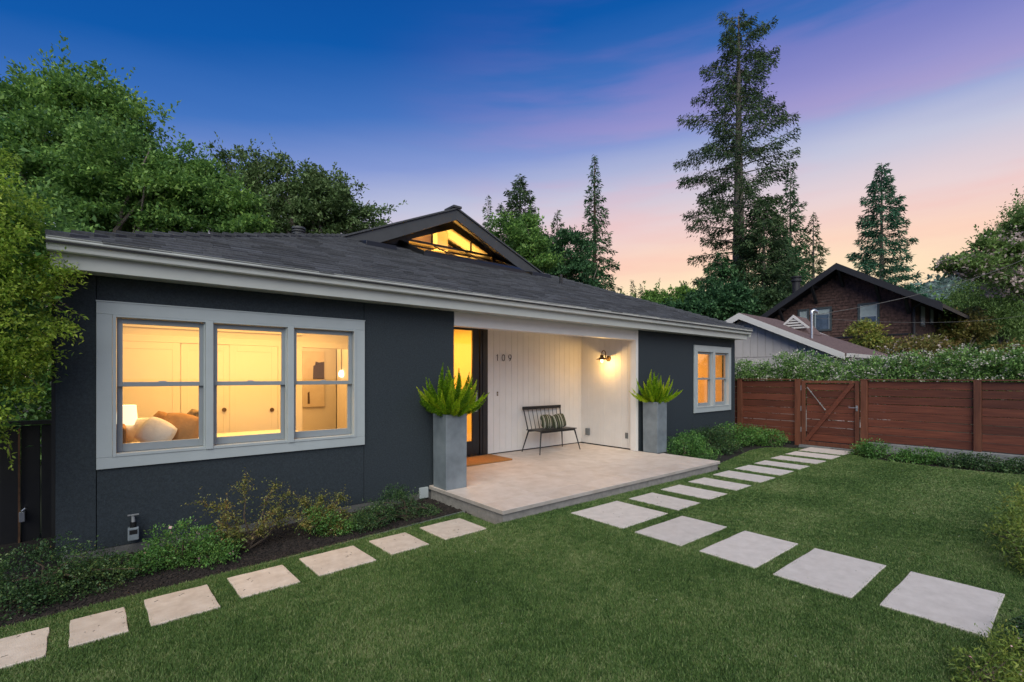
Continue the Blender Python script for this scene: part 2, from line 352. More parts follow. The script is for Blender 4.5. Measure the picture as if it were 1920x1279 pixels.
def shrub(name, label, group, base, blobs, n, nclump, cr, size, lm, flowers=None, stems=10, cat='shrub', r=.008, **kw):
    t = thing(name, label, cat, base, group)
    cc = foliage('foliage', blobs, n, nclump, cr, size, lm, t, **kw)
    mb = MB(); b = Vector(base)
    for i in range(stems):
        e = Vector(cc[RNG.integers(len(cc))]); mb.tube([b+Vector((random.uniform(-.1,.1), random.uniform(-.1,.1), 0)), b.lerp(e, .5)+Vector((0,0,.08)), e], [r*1.5, r, r*.4], 5)
    mb.build('stem', M_twig, t, smooth=True)
    if flowers:
        fm, fn, fs = flowers; B = blobs; P, out, _ = blob_points(blobs, fn, fn, .01, .9)
        P = P[out[:,2] > -.1]; V, Fc = leaf_quads(P+RNG.normal(size=P.shape)*.01, RNG.normal(size=P.shape), fs, .9, .2); np_mesh('flowers', V, Fc, fm, t)
    return t
def conifer(label, group, base, h, rad, nb, lm, trunk_r, start=.12, sprays=60, size=.5, up=.0, droop=.25, tm=None, seed=1, gap=.0, wood=True, tight=1., hang=.35, prof=None, name='conifer_tree', lean=(0,0)):
    """trunk plus boughs; rad = crown radius at the widest, prof(t) scales it (t 0 bottom to 1 top)"""
    rg = np.random.default_rng(seed); t = thing(name, label, 'tree', base, group)
    bx, by, bz = base; lx, ly = lean
    tr = MB(); K = 9
    tr.tube([(bx+lx*i/K, by+ly*i/K, bz+h*i/K) for i in range(K+1)], [trunk_r*(1-.93*(i/K)**1.1)*(1.25 if i == 0 else 1) for i in range(K+1)], 10)
    tr.build('trunk', tm or M_trunk, t, smooth=True)
    prof = prof or (lambda q: (1-q)**.85*.97+.03)
    Ps, Ds = [], []; wb = MB()
    for k in range(nb):
        q = start+(1-start)*((k+rg.uniform(0,.9))/nb)**.9; q = min(q, .995)
        if rg.random() < gap: continue
        z = bz+h*q; a = k*2.399+rg.uniform(-.5,.5); L = rad*prof((q-start)/(1-start))*rg.uniform(.62, 1.12)
        e0 = up+ .25*(q-.4)+rg.uniform(-.12,.12)
        s0 = Vector((bx+lx*q, by+ly*q, z)); pts = []
        for j in range(6):
            s_ = j/5; r_ = L*s_; dz = L*(e0*s_-droop*s_*s_+ (up+.1)*.5*s_**3)
            pts.append((s0.x+math.cos(a)*r_, s0.y+math.sin(a)*r_, z+dz))
        if wood and L > .8: wb.tube(pts, [trunk_r*.16*(1-q*.6), trunk_r*.12*(1-q*.6), trunk_r*.09*(1-q*.6), trunk_r*.06*(1-q*.5), trunk_r*.03, .01], 4, False)
        P = np.array(pts); n = max(6, int(sprays*1.4*(L/rad)**1.1))
        s_ = rg.uniform(.12 if q > .6 else .22, 1., n)**.8; idx = np.clip((s_*5).astype(int), 0, 4); fr = (s_*5-idx)[:, None]
        c = P[idx]*(1-fr)+P[idx+1]*fr
        wid = tight*L*.20*np.sin(np.clip(s_, 0, 1)*pi*.82+.25)[:, None]+.05*size
        side = np.array([-math.sin(a), math.cos(a), 0]); c = c+side*rg.normal(size=(n,1))*wid*.75; c[:,2] += rg.normal(size=n)*size*.25-np.abs(rg.normal(size=n))*size*hang
        d = np.array([math.cos(a), math.sin(a), 0])*rg.uniform(.2,1,(n,1))+side*rg.normal(size=(n,1))*.8; d[:,2] += rg.normal(size=n)*.4-.25-.35*hang
        Ps.append(c); Ds.append(d)
    P = np.concatenate(Ps); D = np.concatenate(Ds)
    V, Fc = leaf_quads(P, D, size*.92, .27, .1, .55); np_mesh('crown', V, Fc, lm, t)
    if wood and wb.v: wb.build('boughs', tm or M_trunk, t)
    return t

# ================================================================== GROUND
ground = MB().box(-400, 500, -300, 600, -.5, -.075).build('ground', M_ground, kind='structure')
def in_quad(P, q):
    ok = np.ones(len(P), bool); n = len(q); ar = sum(q[i][0]*q[(i+1)%n][1]-q[(i+1)%n][0]*q[i][1] for i in range(n)); sg = 1 if ar > 0 else -1
    for i in range(n):
        a, b = q[i], q[(i+1)%n]; ok &= sg*((b[0]-a[0])*(P[:,1]-a[1])-(b[1]-a[1])*(P[:,0]-a[0])) > 0
    return ok
def in_poly(P, q):
    c = np.zeros(len(P), bool); n = len(q)
    for i in range(n):
        (x1,y1), (x2,y2) = q[i], q[(i+1)%n]
        cond = ((y1 > P[:,1]) != (y2 > P[:,1])) & (P[:,0] < (x2-x1)*(P[:,1]-y1)/((y2-y1) or 1e-9)+x1); c ^= cond
    return c
lawn_poly = [(-3,4.52),(-.55,4.60),(.2,4.64),(1.2,4.71),(2.1,4.80),(3.30,4.90),(3.30,4.27),(8.36,4.21),(8.6,4.40),(8.95,4.52),(10.0,4.70),(10.9,4.86),(11.65,4.86),(12.0,4.55),(12.1,4.30),(12.45,3.9),(12.0,3.30),(11.72,2.96),(11.55,1.9),(11.6,1.2),(11.8,.6),(12,-1.5),(3.6,-1.5),(-3,-1.5)]
MB().prismz(lawn_poly, -.07, -.022).build('lawn_ground', M_grassbase, kind='structure')
bedpoly = [(-3,4.5),(-.55,4.58),(.2,4.62),(1.2,4.69),(2.1,4.78),(3.32,4.88),(3.40,4.88),(3.40,5.95),(-3,5.95)]
MB().prismz([(-6,4.4)]+bedpoly[1:8]+[(-.3,5.95),(-.3,7),(-6,7)], -.074, -.045).build('planting_bed', M_mulch, kind='structure')
MB().prismz([(8.3,4.15),(8.6,4.38),(8.95,4.5),(10,4.68),(10.9,4.84),(11.65,4.84),(12.0,4.53),(12.45,4.55),(12.9,4.6),(12.9,7),(8.3,7)], -.074, -.043).build('planting_bed', M_mulch, kind='structure')
MB().prismz([(12.45,3.4),(12.35,3.9),(11.7,2.98),(11.53,1.9),(11.58,1.2),(11.8,.6),(12,-1.5),(12.95,-3),(12.95,3.4)], -.0735, -.0425).build('planting_bed', M_mulch, kind='structure')
mb = MB(); mb.bar((.9,4.675,-.045), (3.33,4.905,-.03), .010, .07); mb.build('bed_edging', M_steel, kind='structure')

# stepping slabs ---------------------------------------------------
H_ = 1.65
def slab(path, x0, x1, y0, y1, m, rot=0., z=.002):
    cx, cy = (x0+x1)/2, (y0+y1)/2; w, d = (x1-x0)/2, (y1-y0)/2; n = 5
    prof = []
    cr_ = .012; cors = [(-w,-d),(w,-d),(w,d),(-w,d)]
    for i in range(4):
        a, b = cors[i], cors[(i+1)%4]
        for k in range(n):
            t = k/n; j = (random.uniform(-.004,.004) if k else 0); px_ = a[0]+(b[0]-a[0])*t+(j if a[0] == b[0] else 0); py_ = a[1]+(b[1]-a[1])*t+(j if a[1] == b[1] else 0)
            prof.append((cx+px_*math.cos(rot)-py_*math.sin(rot), cy+px_*math.sin(rot)+py_*math.cos(rot)))
    MB().prismz(prof, -.06, z).build('slab', m, path, bevel=.004)
    return [(cx+a*math.cos(rot)-b*math.sin(rot), cy+a*math.sin(rot)+b*math.cos(rot)) for a, b in [(-w,-d),(w,-d),(w,d),(-w,d)]]
slabs = []
gate_path = MB().box(4.2, 12.6, 3.3, 4.1, -.068, -.030).build('garden_path', M_joint, kind='structure')
slabs.append(slab(gate_path, 4.27, 5.15, 3.262, 4.025, M_stone))
for i, (a, b, y0, y1) in enumerate([(5.37,5.90,3.265,3.995),(6.15,6.645,3.275,4.02),(6.94,7.425,3.29,4.045),(7.745,8.30,3.29,4.07),(8.55,9.115,3.315,4.085),(9.365,9.845,3.315,4.10),(10.19,10.69,3.31,4.145),(10.98,11.56,3.32,4.165),(11.75,12.48,3.33,4.19)]):
    slabs.append(slab(gate_path, a, b, y0, y1, M_stone))
front_path = MB().box(4.2, 5.25, .3, 3.2, -.0685, -.031).build('front_path', M_joint, kind='structure')
for a, b, y0, y1 in [(4.265,5.19,2.56,3.10),(4.27,5.205,1.855,2.375),(4.24,5.195,1.15,1.705),(4.27,5.20,.425,.985)]:
    slabs.append(slab(front_path, a, b, y0, y1, M_stone))
side_path = MB().prismz([(-1.4,3.9),(3.2,4.15),(3.2,4.72),(-1.4,4.45)], -.0688, -.0315).build('side_path', M_joint, kind='structure')
for a, b, y0, y1 in [(2.595,3.125,4.19,4.695),(1.995,2.40,4.16,4.635),(1.32,1.828,4.10,4.595),(.74,1.166,4.06,4.525),(.20,.60,3.985,4.478),(-.20,.085,3.99,4.422),(-.80,-.30,3.95,4.38)]:
    slabs.append(slab(side_path, a, b, y0, y1, M_stonew, rot=.035))

# turf: short blades in tufts ----------------------------------------
def tuft(name, nb, hgt, wid, spread):
    V, Fq = [], []
    for i in range(nb):
        a = random.uniform(0, 2*pi); bx, by = random.gauss(0, spread), random.gauss(0, spread); ln = random.uniform(.2, .9)*hgt
        h = hgt*random.uniform(.7, 1.15); dx, dy = math.cos(a)*ln, math.sin(a)*ln; sx, sy = -math.sin(a)*wid/2, math.cos(a)*wid/2
        k = len(V); V += [(bx-sx,by-sy,0),(bx+sx,by+sy,0),(bx+dx*.4+sx*.8,by+dy*.4+sy*.8,h*.65),(bx+dx*.4-sx*.8,by+dy*.4-sy*.8,h*.65),(bx+dx,by+dy,h)]
        Fq += [(k,k+1,k+2,k+3),(k+3,k+2,k+4)]
    me = bpy.data.meshes.new(name); me.from_pydata(V, [], Fq); me.materials.append(L_grass); o = bpy.data.objects.new(name, me); return o
def scatter_gn(name, P, inst_obj, smin, smax, kind_label=None, m=None, tilt=.2):
    me = bpy.data.meshes.new(name); me.vertices.add(len(P)); me.vertices.foreach_set('co', P.astype(np.float32).ravel()); me.update()
    o = bpy.data.objects.new(name, me); COL.objects.link(o)
    hid = bpy.data.collections.new(name+'_source'); hid.objects.link(inst_obj)
    ng = bpy.data.node_groups.new(name+'_nodes', 'GeometryNodeTree')
    ng.interface.new_socket('Geometry', in_out='INPUT', socket_type='NodeSocketGeometry'); ng.interface.new_socket('Geometry', in_out='OUTPUT', socket_type='NodeSocketGeometry')
    gi = ng.nodes.new('NodeGroupInput'); go = ng.nodes.new('NodeGroupOutput')
    m2p = ng.nodes.new('GeometryNodeMeshToPoints'); ip = ng.nodes.new('GeometryNodeInstanceOnPoints'); oi = ng.nodes.new('GeometryNodeObjectInfo'); oi.inputs['Object'].default_value = inst_obj
    rv = ng.nodes.new('FunctionNodeRandomValue'); rv.data_type = 'FLOAT_VECTOR'; rv.inputs[0].default_value = (-tilt,-tilt,0); rv.inputs[1].default_value = (tilt,tilt,6.283)
    rs = ng.nodes.new('FunctionNodeRandomValue'); rs.data_type = 'FLOAT'; rs.inputs[2].default_value = smin; rs.inputs[3].default_value = smax
    L = ng.links.new
    L(gi.outputs[0], m2p.inputs[0]); L(m2p.outputs[0], ip.inputs['Points']); L(oi.outputs['Geometry'], ip.inputs['Instance']); L(rv.outputs[0], ip.inputs['Rotation']); L(rs.outputs[1], ip.inputs['Scale']); L(ip.outputs[0], go.inputs[0])
    md = o.modifiers.new('scatter', 'NODES'); md.node_group = ng
    o['kind'] = 'stuff'; return o
def sample_ground(xr, yr, dens):
    n = int((xr[1]-xr[0])*(yr[1]-yr[0])*dens); return np.stack([RNG.uniform(*xr, n), RNG.uniform(*yr, n), np.full(n, -.021)], 1)
P = np.concatenate([sample_ground((-1.6, 13), (-1.0, 5), 13500)])
dist = P[:,0]*cs+P[:,1]*sn; lat = (P[:,0]*sn-P[:,1]*cs)/np.maximum(dist, .1)
dens_keep = np.clip(1.15*(3.6/np.maximum(dist, 2))**1.25, .16, 1.)
keep = (dist > 1.9) & (np.abs(lat) < 1.3) & (RNG.random(len(P)) < dens_keep) & in_poly(P, lawn_poly)
P = P[keep]
for q in slabs:
    cx_, cy_ = sum(a[0] for a in q)/4, sum(a[1] for a in q)/4
    P = P[~in_quad(P, [(cx_+(a-cx_)*.968, cy_+(b-cy_)*.958) for a, b in q])]
dist = P[:,0]*cs+P[:,1]*sn
bl = dist+RNG.normal(size=len(dist))*.9; pn, pf = P[bl < 6], P[bl >= 6]
g = scatter_gn('turf', pn, tuft('turf_tuft', 6, .023, .0030, .010), .6, 1.25); g['label'] = 'short dark green turf on the near part of the lawn'; g['category'] = 'grass'
g = scatter_gn('turf', pf, tuft('turf_tuft_wide', 7, .025, .0055, .016), .65, 1.2); g['label'] = 'short dark green turf on the far part of the lawn'; g['category'] = 'grass'
# bark mulch
def chip():
    o = bpy.data.objects.new('bark_piece', None)
    mb = MB(); mb.hexa([(-.016,-.006,0),(.014,-.008,0),(.018,.006,0),(-.014,.007,0),(-.013,-.004,.006),(.012,-.006,.007),(.014,.004,.005),(-.012,.005,.007)])
    me = bpy.data.meshes.new('bark_piece'); me.from_pydata(mb.v, [], mb.f); me.materials.append(M_chip); return bpy.data.objects.new('bark_piece', me)
Pm = sample_ground((-1.6, 3.4), (4.4, 5.9), 2600); Pm = Pm[in_poly(Pm, bedpoly)]; Pm[:,2] = -.045
Pm2 = sample_ground((11.5, 12.95), (-.5, 3.9), 500); Pm2 = Pm2[~in_poly(Pm2, lawn_poly)]; Pm2[:,2] = -.042
g = scatter_gn('bark_mulch', np.concatenate([Pm, Pm2]), chip(), .5, 1.5, tilt=.5); g['label'] = 'dark bark mulch covering the planting beds'; g['category'] = 'mulch'
# fallen petals / litter on the grass
lit = sample_ground((1, 11.5), (.3, 4.4), 1.6); lit[:,2] = .012; V, Fc = leaf_quads(lit, RNG.normal(size=lit.shape)*np.array([1,1,.1]), .014, .5)
np_mesh('leaf_litter', V, Fc, L_flw, kind='stuff', label='tiny pale petals scattered over the lawn', cat='litter')
# fallen twigs on warm slabs
tw = MB()
for q in slabs[-7:]+slabs[:2]:
    for _ in range(7):
        cx = sum(a[0] for a in q)/4+random.uniform(-.2,.2); cy = sum(a[1] for a in q)/4+random.uniform(-.18,.18); a = random.uniform(0, 3.1); l = random.uniform(.008,.03)
        tw.bar((cx,cy,.004), (cx+math.cos(a)*l, cy+math.sin(a)*l, .004), .0016, .002)
tw.build('twig_litter', M_twig, kind='stuff', label='small dark twigs lying on the stepping slabs', cat='litter')

# ================================================================== PATIO
PX0, PX1, PY0, PZ = 3.39, 8.34, 4.24, .135
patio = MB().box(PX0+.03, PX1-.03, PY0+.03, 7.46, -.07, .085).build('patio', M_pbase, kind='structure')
xs = [PX0, 4.22, 5.06, 5.90, 6.72, 7.54, PX1]
ys = [PY0, 4.62, 5.40, 6.18, 6.96, 7.44]
for i in range(6):
    for j in range(5):
        if j >= 2 and i == 5: x1 = 8.205
        else: x1 = xs[i+1]
        x0 = xs[i]
        g_ = .0016
        y0, y1 = ys[j], ys[j+1]
        if j >= 2 and i == 5: y0, y1 = ys[j], ys[j+1]
        if j >= 2 and i == 0: x0 = 3.39 if j < 2 else x0
        MB().box(x0+g_, x1-g_, y0+g_, y1-g_, .088, PZ+random.uniform(-.0004,.0004)).build('tile', M_patio, patio, bevel=.0012 if j else .003)
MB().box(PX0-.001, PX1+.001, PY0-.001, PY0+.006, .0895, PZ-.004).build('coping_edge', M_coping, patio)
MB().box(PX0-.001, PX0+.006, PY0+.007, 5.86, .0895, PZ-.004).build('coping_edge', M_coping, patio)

# ================================================================== HOUSE
house = thing('house', 'single storey dark blue-grey house with lit windows and a white recessed porch', 'house', (6, 9, 0))
FY = 5.87; XL, XR = -.375, 12.316; BACK = 15.2
ZB, ZT = .05, 2.60
wall = MB().box(XL+.03, -.02, FY+.025, FY+.16, -.3, 2.62)
# left facade sheathing round the window (opening .0..2.34, z .88..2.23)
wall.box(2.36, 3.80, FY+.025, FY+.16, -.3, 2.62).box(-.02, 2.36, FY+.025, FY+.16, -.3, .87).box(-.02, 2.36, FY+.025, FY+.16, 2.24, 2.62)
wall.box(XL+.03, XL+.16, FY+.16, BACK, -.3, 2.62).box(XL+.16, XR-.16, BACK-.13, BACK, -.3, 2.62).box(XR-.16, XR-.02, FY+.16, BACK, -.3, 2.62)
W2 = (10.30, 12.06, .795, 2.35)
wall.box(8.25, 10.40, FY+.025, FY+.16, -.3, 2.62).box(11.96, XR-.02, FY+.025, FY+.16, -.3, 2.62).box(10.40, 11.96, FY+.025, FY+.16, -.3, .89).box(10.40, 11.96, FY+.025, FY+.16, 2.26, 2.62)
wall_o = wall.build('wall', M_wallb, house)
def panel(x0, x1, z0, z1, y=FY): MB().box(x0+.003, x1-.003, y, y+.022, z0, z1).build('siding_panel', M_wall, wall_o, bevel=.002)
panel(XL, -.097, ZB, ZT); panel(-.097, 2.458, ZB, .80); panel(-.097, 2.458, 2.33, ZT); panel(2.458, 3.80, ZB, ZT)
panel(8.19, 10.29, ZB, ZT); panel(10.29, 12.065, ZB, .81); panel(10.29, 12.065, 2.34, ZT); panel(12.065, XR, ZB, ZT)
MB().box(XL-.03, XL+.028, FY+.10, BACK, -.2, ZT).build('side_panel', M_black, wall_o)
MB().box(XR-.019, XR, FY+.023, BACK, ZB, ZT).build('side_panel', M_wall, wall_o)
MB().box(XL+.04, 3.77, FY+.004, FY+.024, -.3, ZB-.004).build('foundation', M_found, wall_o)
MB().box(8.25, XR-.05, FY+.004, FY+.024, -.3, ZB-.004).build('foundation', M_found, wall_o)
# wing wall ends at porch
MB().box(3.775, 3.797, FY+.023, 7.42, .05, ZT).build('porch_left_wall', M_white, wall_o)
# porch header, corner board
MB().box(3.803, 8.108, FY-.004, FY+.14, 2.372, 2.602).build('porch_header', M_white, wall_o, bevel=.004)
MB().box(8.112, 8.187, FY-.008, FY+.13, .14, 2.602).build('corner_board', M_white, wall_o, bevel=.003)
MB().box(3.80, 8.30, FY+.142, 7.5, 2.60, 2.64).build('porch_ceiling', M_white, wall_o)
# porch back wall planks
x = 5.56; k = 0
BW = MB().box(5.54, 8.4, 7.445, 7.56, .05, 2.62).build('porch_back_wall', M_wallb, house)
while x < 8.24:
    w_ = .152 if k % 3 else .148; x1 = min(x+w_, 8.243)
    MB().box(x+.0015, x1-.0015, 7.42, 7.443, .155, 2.60).build('plank', M_white, BW, bevel=.003); x = x1; k += 1
SW = MB().box(8.245, 8.40, FY+.135, 7.44, .05, 2.62).build('porch_side_wall', M_wallb, house)
y = FY+.133; k = 0
while y < 7.415:
    y1 = min(y+.150, 7.418)
    MB().box(8.22, 8.243, y+.0015, y1-.0015, .155, 2.60).build('plank', M_white, SW, bevel=.003); y = y1; k += 1
MB().box(3.8, 4.30, 7.44, 7.56, .05, 2.62).build('porch_back_wall', M_white, house)

# --- door
door = MB()
door.box(4.36,4.46,7.34,7.50,.14,2.64).box(5.375,5.555,7.40,7.52,.14,2.66).box(4.46,5.375,7.34,7.50,2.57,2.66).box(4.46,5.375,7.36,7.52,.136,.165)
door_frame = door.build('door_frame', M_black, house, bevel=.003)
MB().box(5.43,5.52,7.385,7.402,.14,2.64).build('door_casing', M_black, house, bevel=.003)
d = MB(); d.box(4.47,4.60,7.42,7.465,.17,2.565).box(5.215,5.365,7.42,7.465,.17,2.565).box(4.60,5.215,7.42,7.465,2.50,2.565).box(4.60,5.215,7.42,7.465,.17,.43)
door_o = d.build('door', M_black, house, bevel=.004)
MB().box(4.60,5.215,7.440,7.446,.43,2.50).build('pane', M_glass, door_o)
h = MB().box(5.265,5.315,7.408,7.42,.98,1.28); h.tube([(5.29,7.41,1.06),(5.29,7.37,1.07),(5.29,7.365,1.13),(5.29,7.37,1.2),(5.29,7.41,1.21)], .009, 8); h.box(5.27,5.31,7.40,7.409,1.28,1.34)
h.build('handle', M_steel, door_o, smooth=True)

# --- windows
def hung_window(name, x0, x1, z0, z1, units, tw_=(.125,.125), glassm=M_glass, trimw=.115):
    """trim boards around, mullions, and a pair of sashes per unit; units = list of (ux0,ux1)"""
    y = FY
    wn = MB(); iz0, iz1 = z0+tw_[0], z1-tw_[1]
    wn.box(units[0][0]-.03, units[-1][1]+.03, y+.10, y+.16, iz0-.03, iz0)
    hd = MB().box(units[0][0]-.03, units[-1][1]+.03, y+.10, y+.16, iz1, iz1+.02)
    wo_ = wn.build(name, M_sash, house); hd.build('head', M_sash, wo_)
    for (a, b, c, e) in ((x0, x1, z1-tw_[1], z1), (x0, x1, z0, z0+tw_[0]), (x0, x0+trimw, z0+tw_[0]+.001, z1-tw_[1]-.001), (x1-trimw, x1, z0+tw_[0]+.001, z1-tw_[1]-.001)):
        MB().box(a, b, y-.028, y-.0005, c, e).build('trim', M_trim, wo_, bevel=.003)
    MB().box(x0-.004, x1+.004, y-.034, y-.002, z1+.0005, z1+.012).build('drip_cap', M_trim, wo_)
    f = MB(); ux0, ux1 = units[0][0], units[-1][1]
    ea = x0+trimw; eb = x1-trimw
    f.box(ea+.001, ux0, y-.036, y+.10, iz0, iz1).box(ux1, eb-.001, y-.036, y+.10, iz0, iz1)
    f.box(ux0, ux1, y-.036, y+.10, iz1-.022, iz1-.001).box(ux0, ux1, y-.036, y+.10, iz0+.001, iz0+.03)
    for i in range(len(units)-1):
        a, b = units[i][1], units[i+1][0]; f.box(a, b, y-.045, y+.10, iz0+.002, iz1-.002)
        f.box(a-.012, a, y-.005, y+.03, iz0+.03, iz1-.022).box(b, b+.012, y-.005, y+.03, iz0+.03, iz1-.022)
    f.build('frame', M_trim, wo_, bevel=.0025)
    zm = (iz0+iz1)/2+.012
    for a, b in units:
        a += .004; b -= .004; z_lo = iz0+.033; z_hi = iz1-.025; st = .043
        for (s0, s1, ys_, bot, top) in ((zm-.022, z_hi, y+.022, .044, .05), (z_lo, zm+.022, y+.056, .075, .036)):
            s = MB(); s.box(a, a+st, ys_, ys_+.03, s0, s1).box(b-st, b, ys_, ys_+.03, s0, s1).box(a+st, b-st, ys_, ys_+.03, s0, s0+bot).box(a+st, b-st, ys_, ys_+.03, s1-top, s1)
            so = s.build('sash', M_sash, wo_, bevel=.003)
            MB().box(a+st-.002, b-st+.002, ys_+.013, ys_+.017, s0+bot-.002, s1-top+.002).build('pane', glassm, wo_)
        MB().box((a+b)/2-.03, (a+b)/2+.03, y+.03, y+.05, zm+.022, zm+.032).build('sash_lock', M_steel, wo_)
    return wo_
hung_window('window', -.098, 2.458, .788, 2.335, [(.045,.755),(.822,1.546),(1.613,2.318)], (.105,.112))
hung_window('window', 10.30, 12.06, .795, 2.350, [(10.44,11.13),(11.23,11.92)], (.11,.112), M_glassr)

# --- eaves: soffit, fascia, gutter
MB().box(XL-.01, XR+.07, 5.62, FY-.001, 2.575, 2.590).build('soffit', M_fascia, house)
MB().box(XL-.015, XR+.08, 5.595, 5.619, 2.565, 2.70).build('fascia', M_fascia, house, bevel=.003)
MB().prismx([(5.593,2.79),(5.593,2.700),(5.575,2.692),(5.53,2.692),(5.520,2.70),(5.515,2.725),(5.495,2.765),(5.482,2.78),(5.482,2.797),(5.476,2.800),(5.474,2.806),(5.490,2.808),(5.492,2.79),(5.52,2.74),(5.53,2.71),(5.58,2.71),(5.585,2.79)], XL-.03, XR+.13).build("gutter", M_gut, house)
MB().box(XR+.08, XR+.12, 5.53, FY+.1, 2.63, 2.70).build('eave_end', M_fascia, house)

# --- roof
S = .407; EX0, EX1, EY0, EZ = -.41, 12.46, 5.49, 2.80
HD = 4.9; RY = EY0+HD; RZ = EZ+S*HD; EYB = EY0+2*HD
def rz(y): return EZ+S*(y-EY0)
def strip(y0, y1, xa0, xb0, xa1, xb1, t=.05): # piece of front slope
    return [(xa0,y0,rz(y0)-t),(xb0,y0,rz(y0)-t),(xb1,y1,rz(y1)-t),(xa1,y1,rz(y1)-t),(xa0,y0,rz(y0)),(xb0,y0,rz(y0)),(xb1,y1,rz(y1)),(xa1,y1,rz(y1))]
HX0, HX1, HY0, HY1 = 4.95, 7.40, 8.68, 9.70
r = MB(); e = EY0
r.hexa(strip(e, HY0, EX0, EX1, EX0+HY0-e, EX1-(HY0-e)))
r.hexa(strip(HY0, HY1, EX0+HY0-e, HX0, EX0+HY1-e, HX0)); r.hexa(strip(HY0, HY1, HX1, EX1-(HY0-e), HX1, EX1-(HY1-e)))
r.hexa(strip(HY1, RY, EX0+HY1-e, HX0, EX0+HD, HX0)); r.hexa(strip(HY1, RY, HX1, EX1-(HY1-e), HX1, EX1-HD))
T = .05
def slope(a, b, c, d_): # top corners
    return [tuple(Vector(p_)-Vector((0,0,T))) for p_ in (a,b,c,d_)]+[a,b,c,d_]
r.hexa(slope((EX0,EYB,EZ),(EX0,EY0,EZ),(EX0+HD,RY,RZ),(EX0+HD,RY+.001,RZ)))
r.hexa(slope((EX1,EY0,EZ),(EX1,EYB,EZ),(EX1-HD,RY+.001,RZ),(EX1-HD,RY,RZ)))
r.hexa(slope((EX1,EYB,EZ),(EX0,EYB,EZ),(EX0+HD,RY,RZ),(EX1-HD,RY,RZ)))
roof = r.build('roof', M_roofdeck, house)
# attic floor keeps the light in
# shingles
SL = math.sqrt(1+S*S); expo = .142; nrow = int(HD*SL/expo)
sh = []
rgs = random.Random(3)
for i in range(nrow+1):
    y0 = EY0-.012+i*expo/SL; y1 = min(y0+expo/SL*1.12, RY)
    xa = EX0+(y0-EY0)+.02; xb = EX1-(y0-EY0)-.02; x = xa-rgs.uniform(0, .3)
    while x < xb:
        w_ = rgs.choice((.17,.25,.33,.33,.42)); x0_, x1_ = max(x, xa), min(x+w_, xb); x += w_
        if x1_-x0_ < .03: continue
        cy = (y0+y1)/2
        if cy > HY0-.07 and x1_ > HX0-.06 and x0_ < HX1+.06: continue
        if cy > 9.12 and 3.45+(cy-9.1) < (x0_+x1_)/2 < 8.5-(cy-9.1): continue
        th = rgs.uniform(.016, .027); o1 = rgs.uniform(-.004,.004)
        sl_ = lambda yy, off: rz(yy)+off
        sh.append([(x0_+.002,y0+o1,sl_(y0,.0)),(x1_-.002,y0+o1,sl_(y0,.0)),(x1_-.002,y1,sl_(y1,-.0)),(x0_+.002,y1,sl_(y1,-.0)),(x0_+.002,y0+o1,sl_(y0,th)),(x1_-.002,y0+o1,sl_(y0,th)),(x1_-.002,y1,sl_(y1,.004)),(x0_+.002,y1,sl_(y1,.004))])
sh.sort(key=lambda h_: -(h_[1][0]-h_[0][0])/((h_[0][0]*cs+h_[0][1]*sn)**2))
for hx in sh[:300]: MB().hexa(hx).build('shingle', M_shing, roof)
mbs = MB()
for hx in sh[300:]: mbs.hexa(hx)
o = mbs.build('shingle_courses', M_shing2, roof); o['kind'] = 'stuff'
# per-tab colour for joined shingles: random per island
t_ = M_shing2.node_tree; gg = N(t_, 'ShaderNodeNewGeometry'); bs = [n for n in t_.nodes if n.type == 'BSDF_PRINCIPLED'][0]; lk = bs.inputs['Base Color'].links[0].from_socket
hs = N(t_, 'ShaderNodeHueSaturation'); t_.links.new(lk, hs.inputs['Color']); t_.links.new(math_n(t_, 'ADD', math_n(t_, 'MULTIPLY', gg.outputs['Random Per Island'], .7), .62), hs.inputs['Value']); t_.links.new(hs.outputs[0], bs.inputs['Base Color'])
# hip caps
def hipcaps(px, dx, name, individual):
    n = int(HD/.15); mb = MB()
    for i in range(n):
        t0 = i*.15; t1 = t0+.19
        def P3(t, sd, off):
            bx_ = px+dx*t; by_ = EY0+t; w = .15
            if sd < 0: q = (bx_+dx*(-0)+ (w if dx > 0 else -w), by_-0., 0)   # towards front slope
            q = {0: (bx_, by_, EZ+S*t+.012), 1: (bx_+dx*w, by_-w*.0, EZ+S*t+.004), -1: (bx_, by_+w, EZ+S*t+.004)}[sd]
            return (q[0], q[1], q[2]+off)
        hh = .040; lo = .008
        pts = [P3(t0,1,hh),P3(t0,0,hh),P3(t0,-1,hh),P3(t1,1,lo),P3(t1,0,lo),P3(t1,-1,lo), P3(t0,1,0),P3(t0,0,0),P3(t0,-1,0),P3(t1,1,-.01),P3(t1,0,-.01),P3(t1,-1,-.01)]
        m_ = mb if not individual else MB()
        m_.add(pts, [(0,1,4,3),(1,2,5,4),(6,9,10,7),(7,10,11,8),(0,6,7,1),(1,7,8,2),(3,4,10,9),(4,5,11,10),(0,3,9,6),(2,8,11,5)])
        if individual: m_.build('ridge_cap', M_shing, roof)
    if not individual: o = mb.build(name, M_shing, roof); o['kind'] = 'stuff'
hipcaps(EX0, 1, 'ridge_cap', True); hipcaps(EX1, -1, 'hip_cap_row', False)

# --- dormer
DX0, DX1, DC, DY, DZ, DA = 3.37, 8.60, 5.96, 9.10, 4.262, 5.375
dm = MB(); fb = .22
dorm = thing('x', None, None)
bpy.data.objects.remove(dorm)
gable_face = MB().prismy([(DX0+.55, 4.30),(DC, 5.13),(DX1-.55, 4.30),(DX1-.9,4.22),(7.52,4.5),(7.34,4.64),(DC+.15,5.155-.03),(5.08,4.64),(4.85,4.5),(DX0+.9,4.22)], 9.60, 9.66)
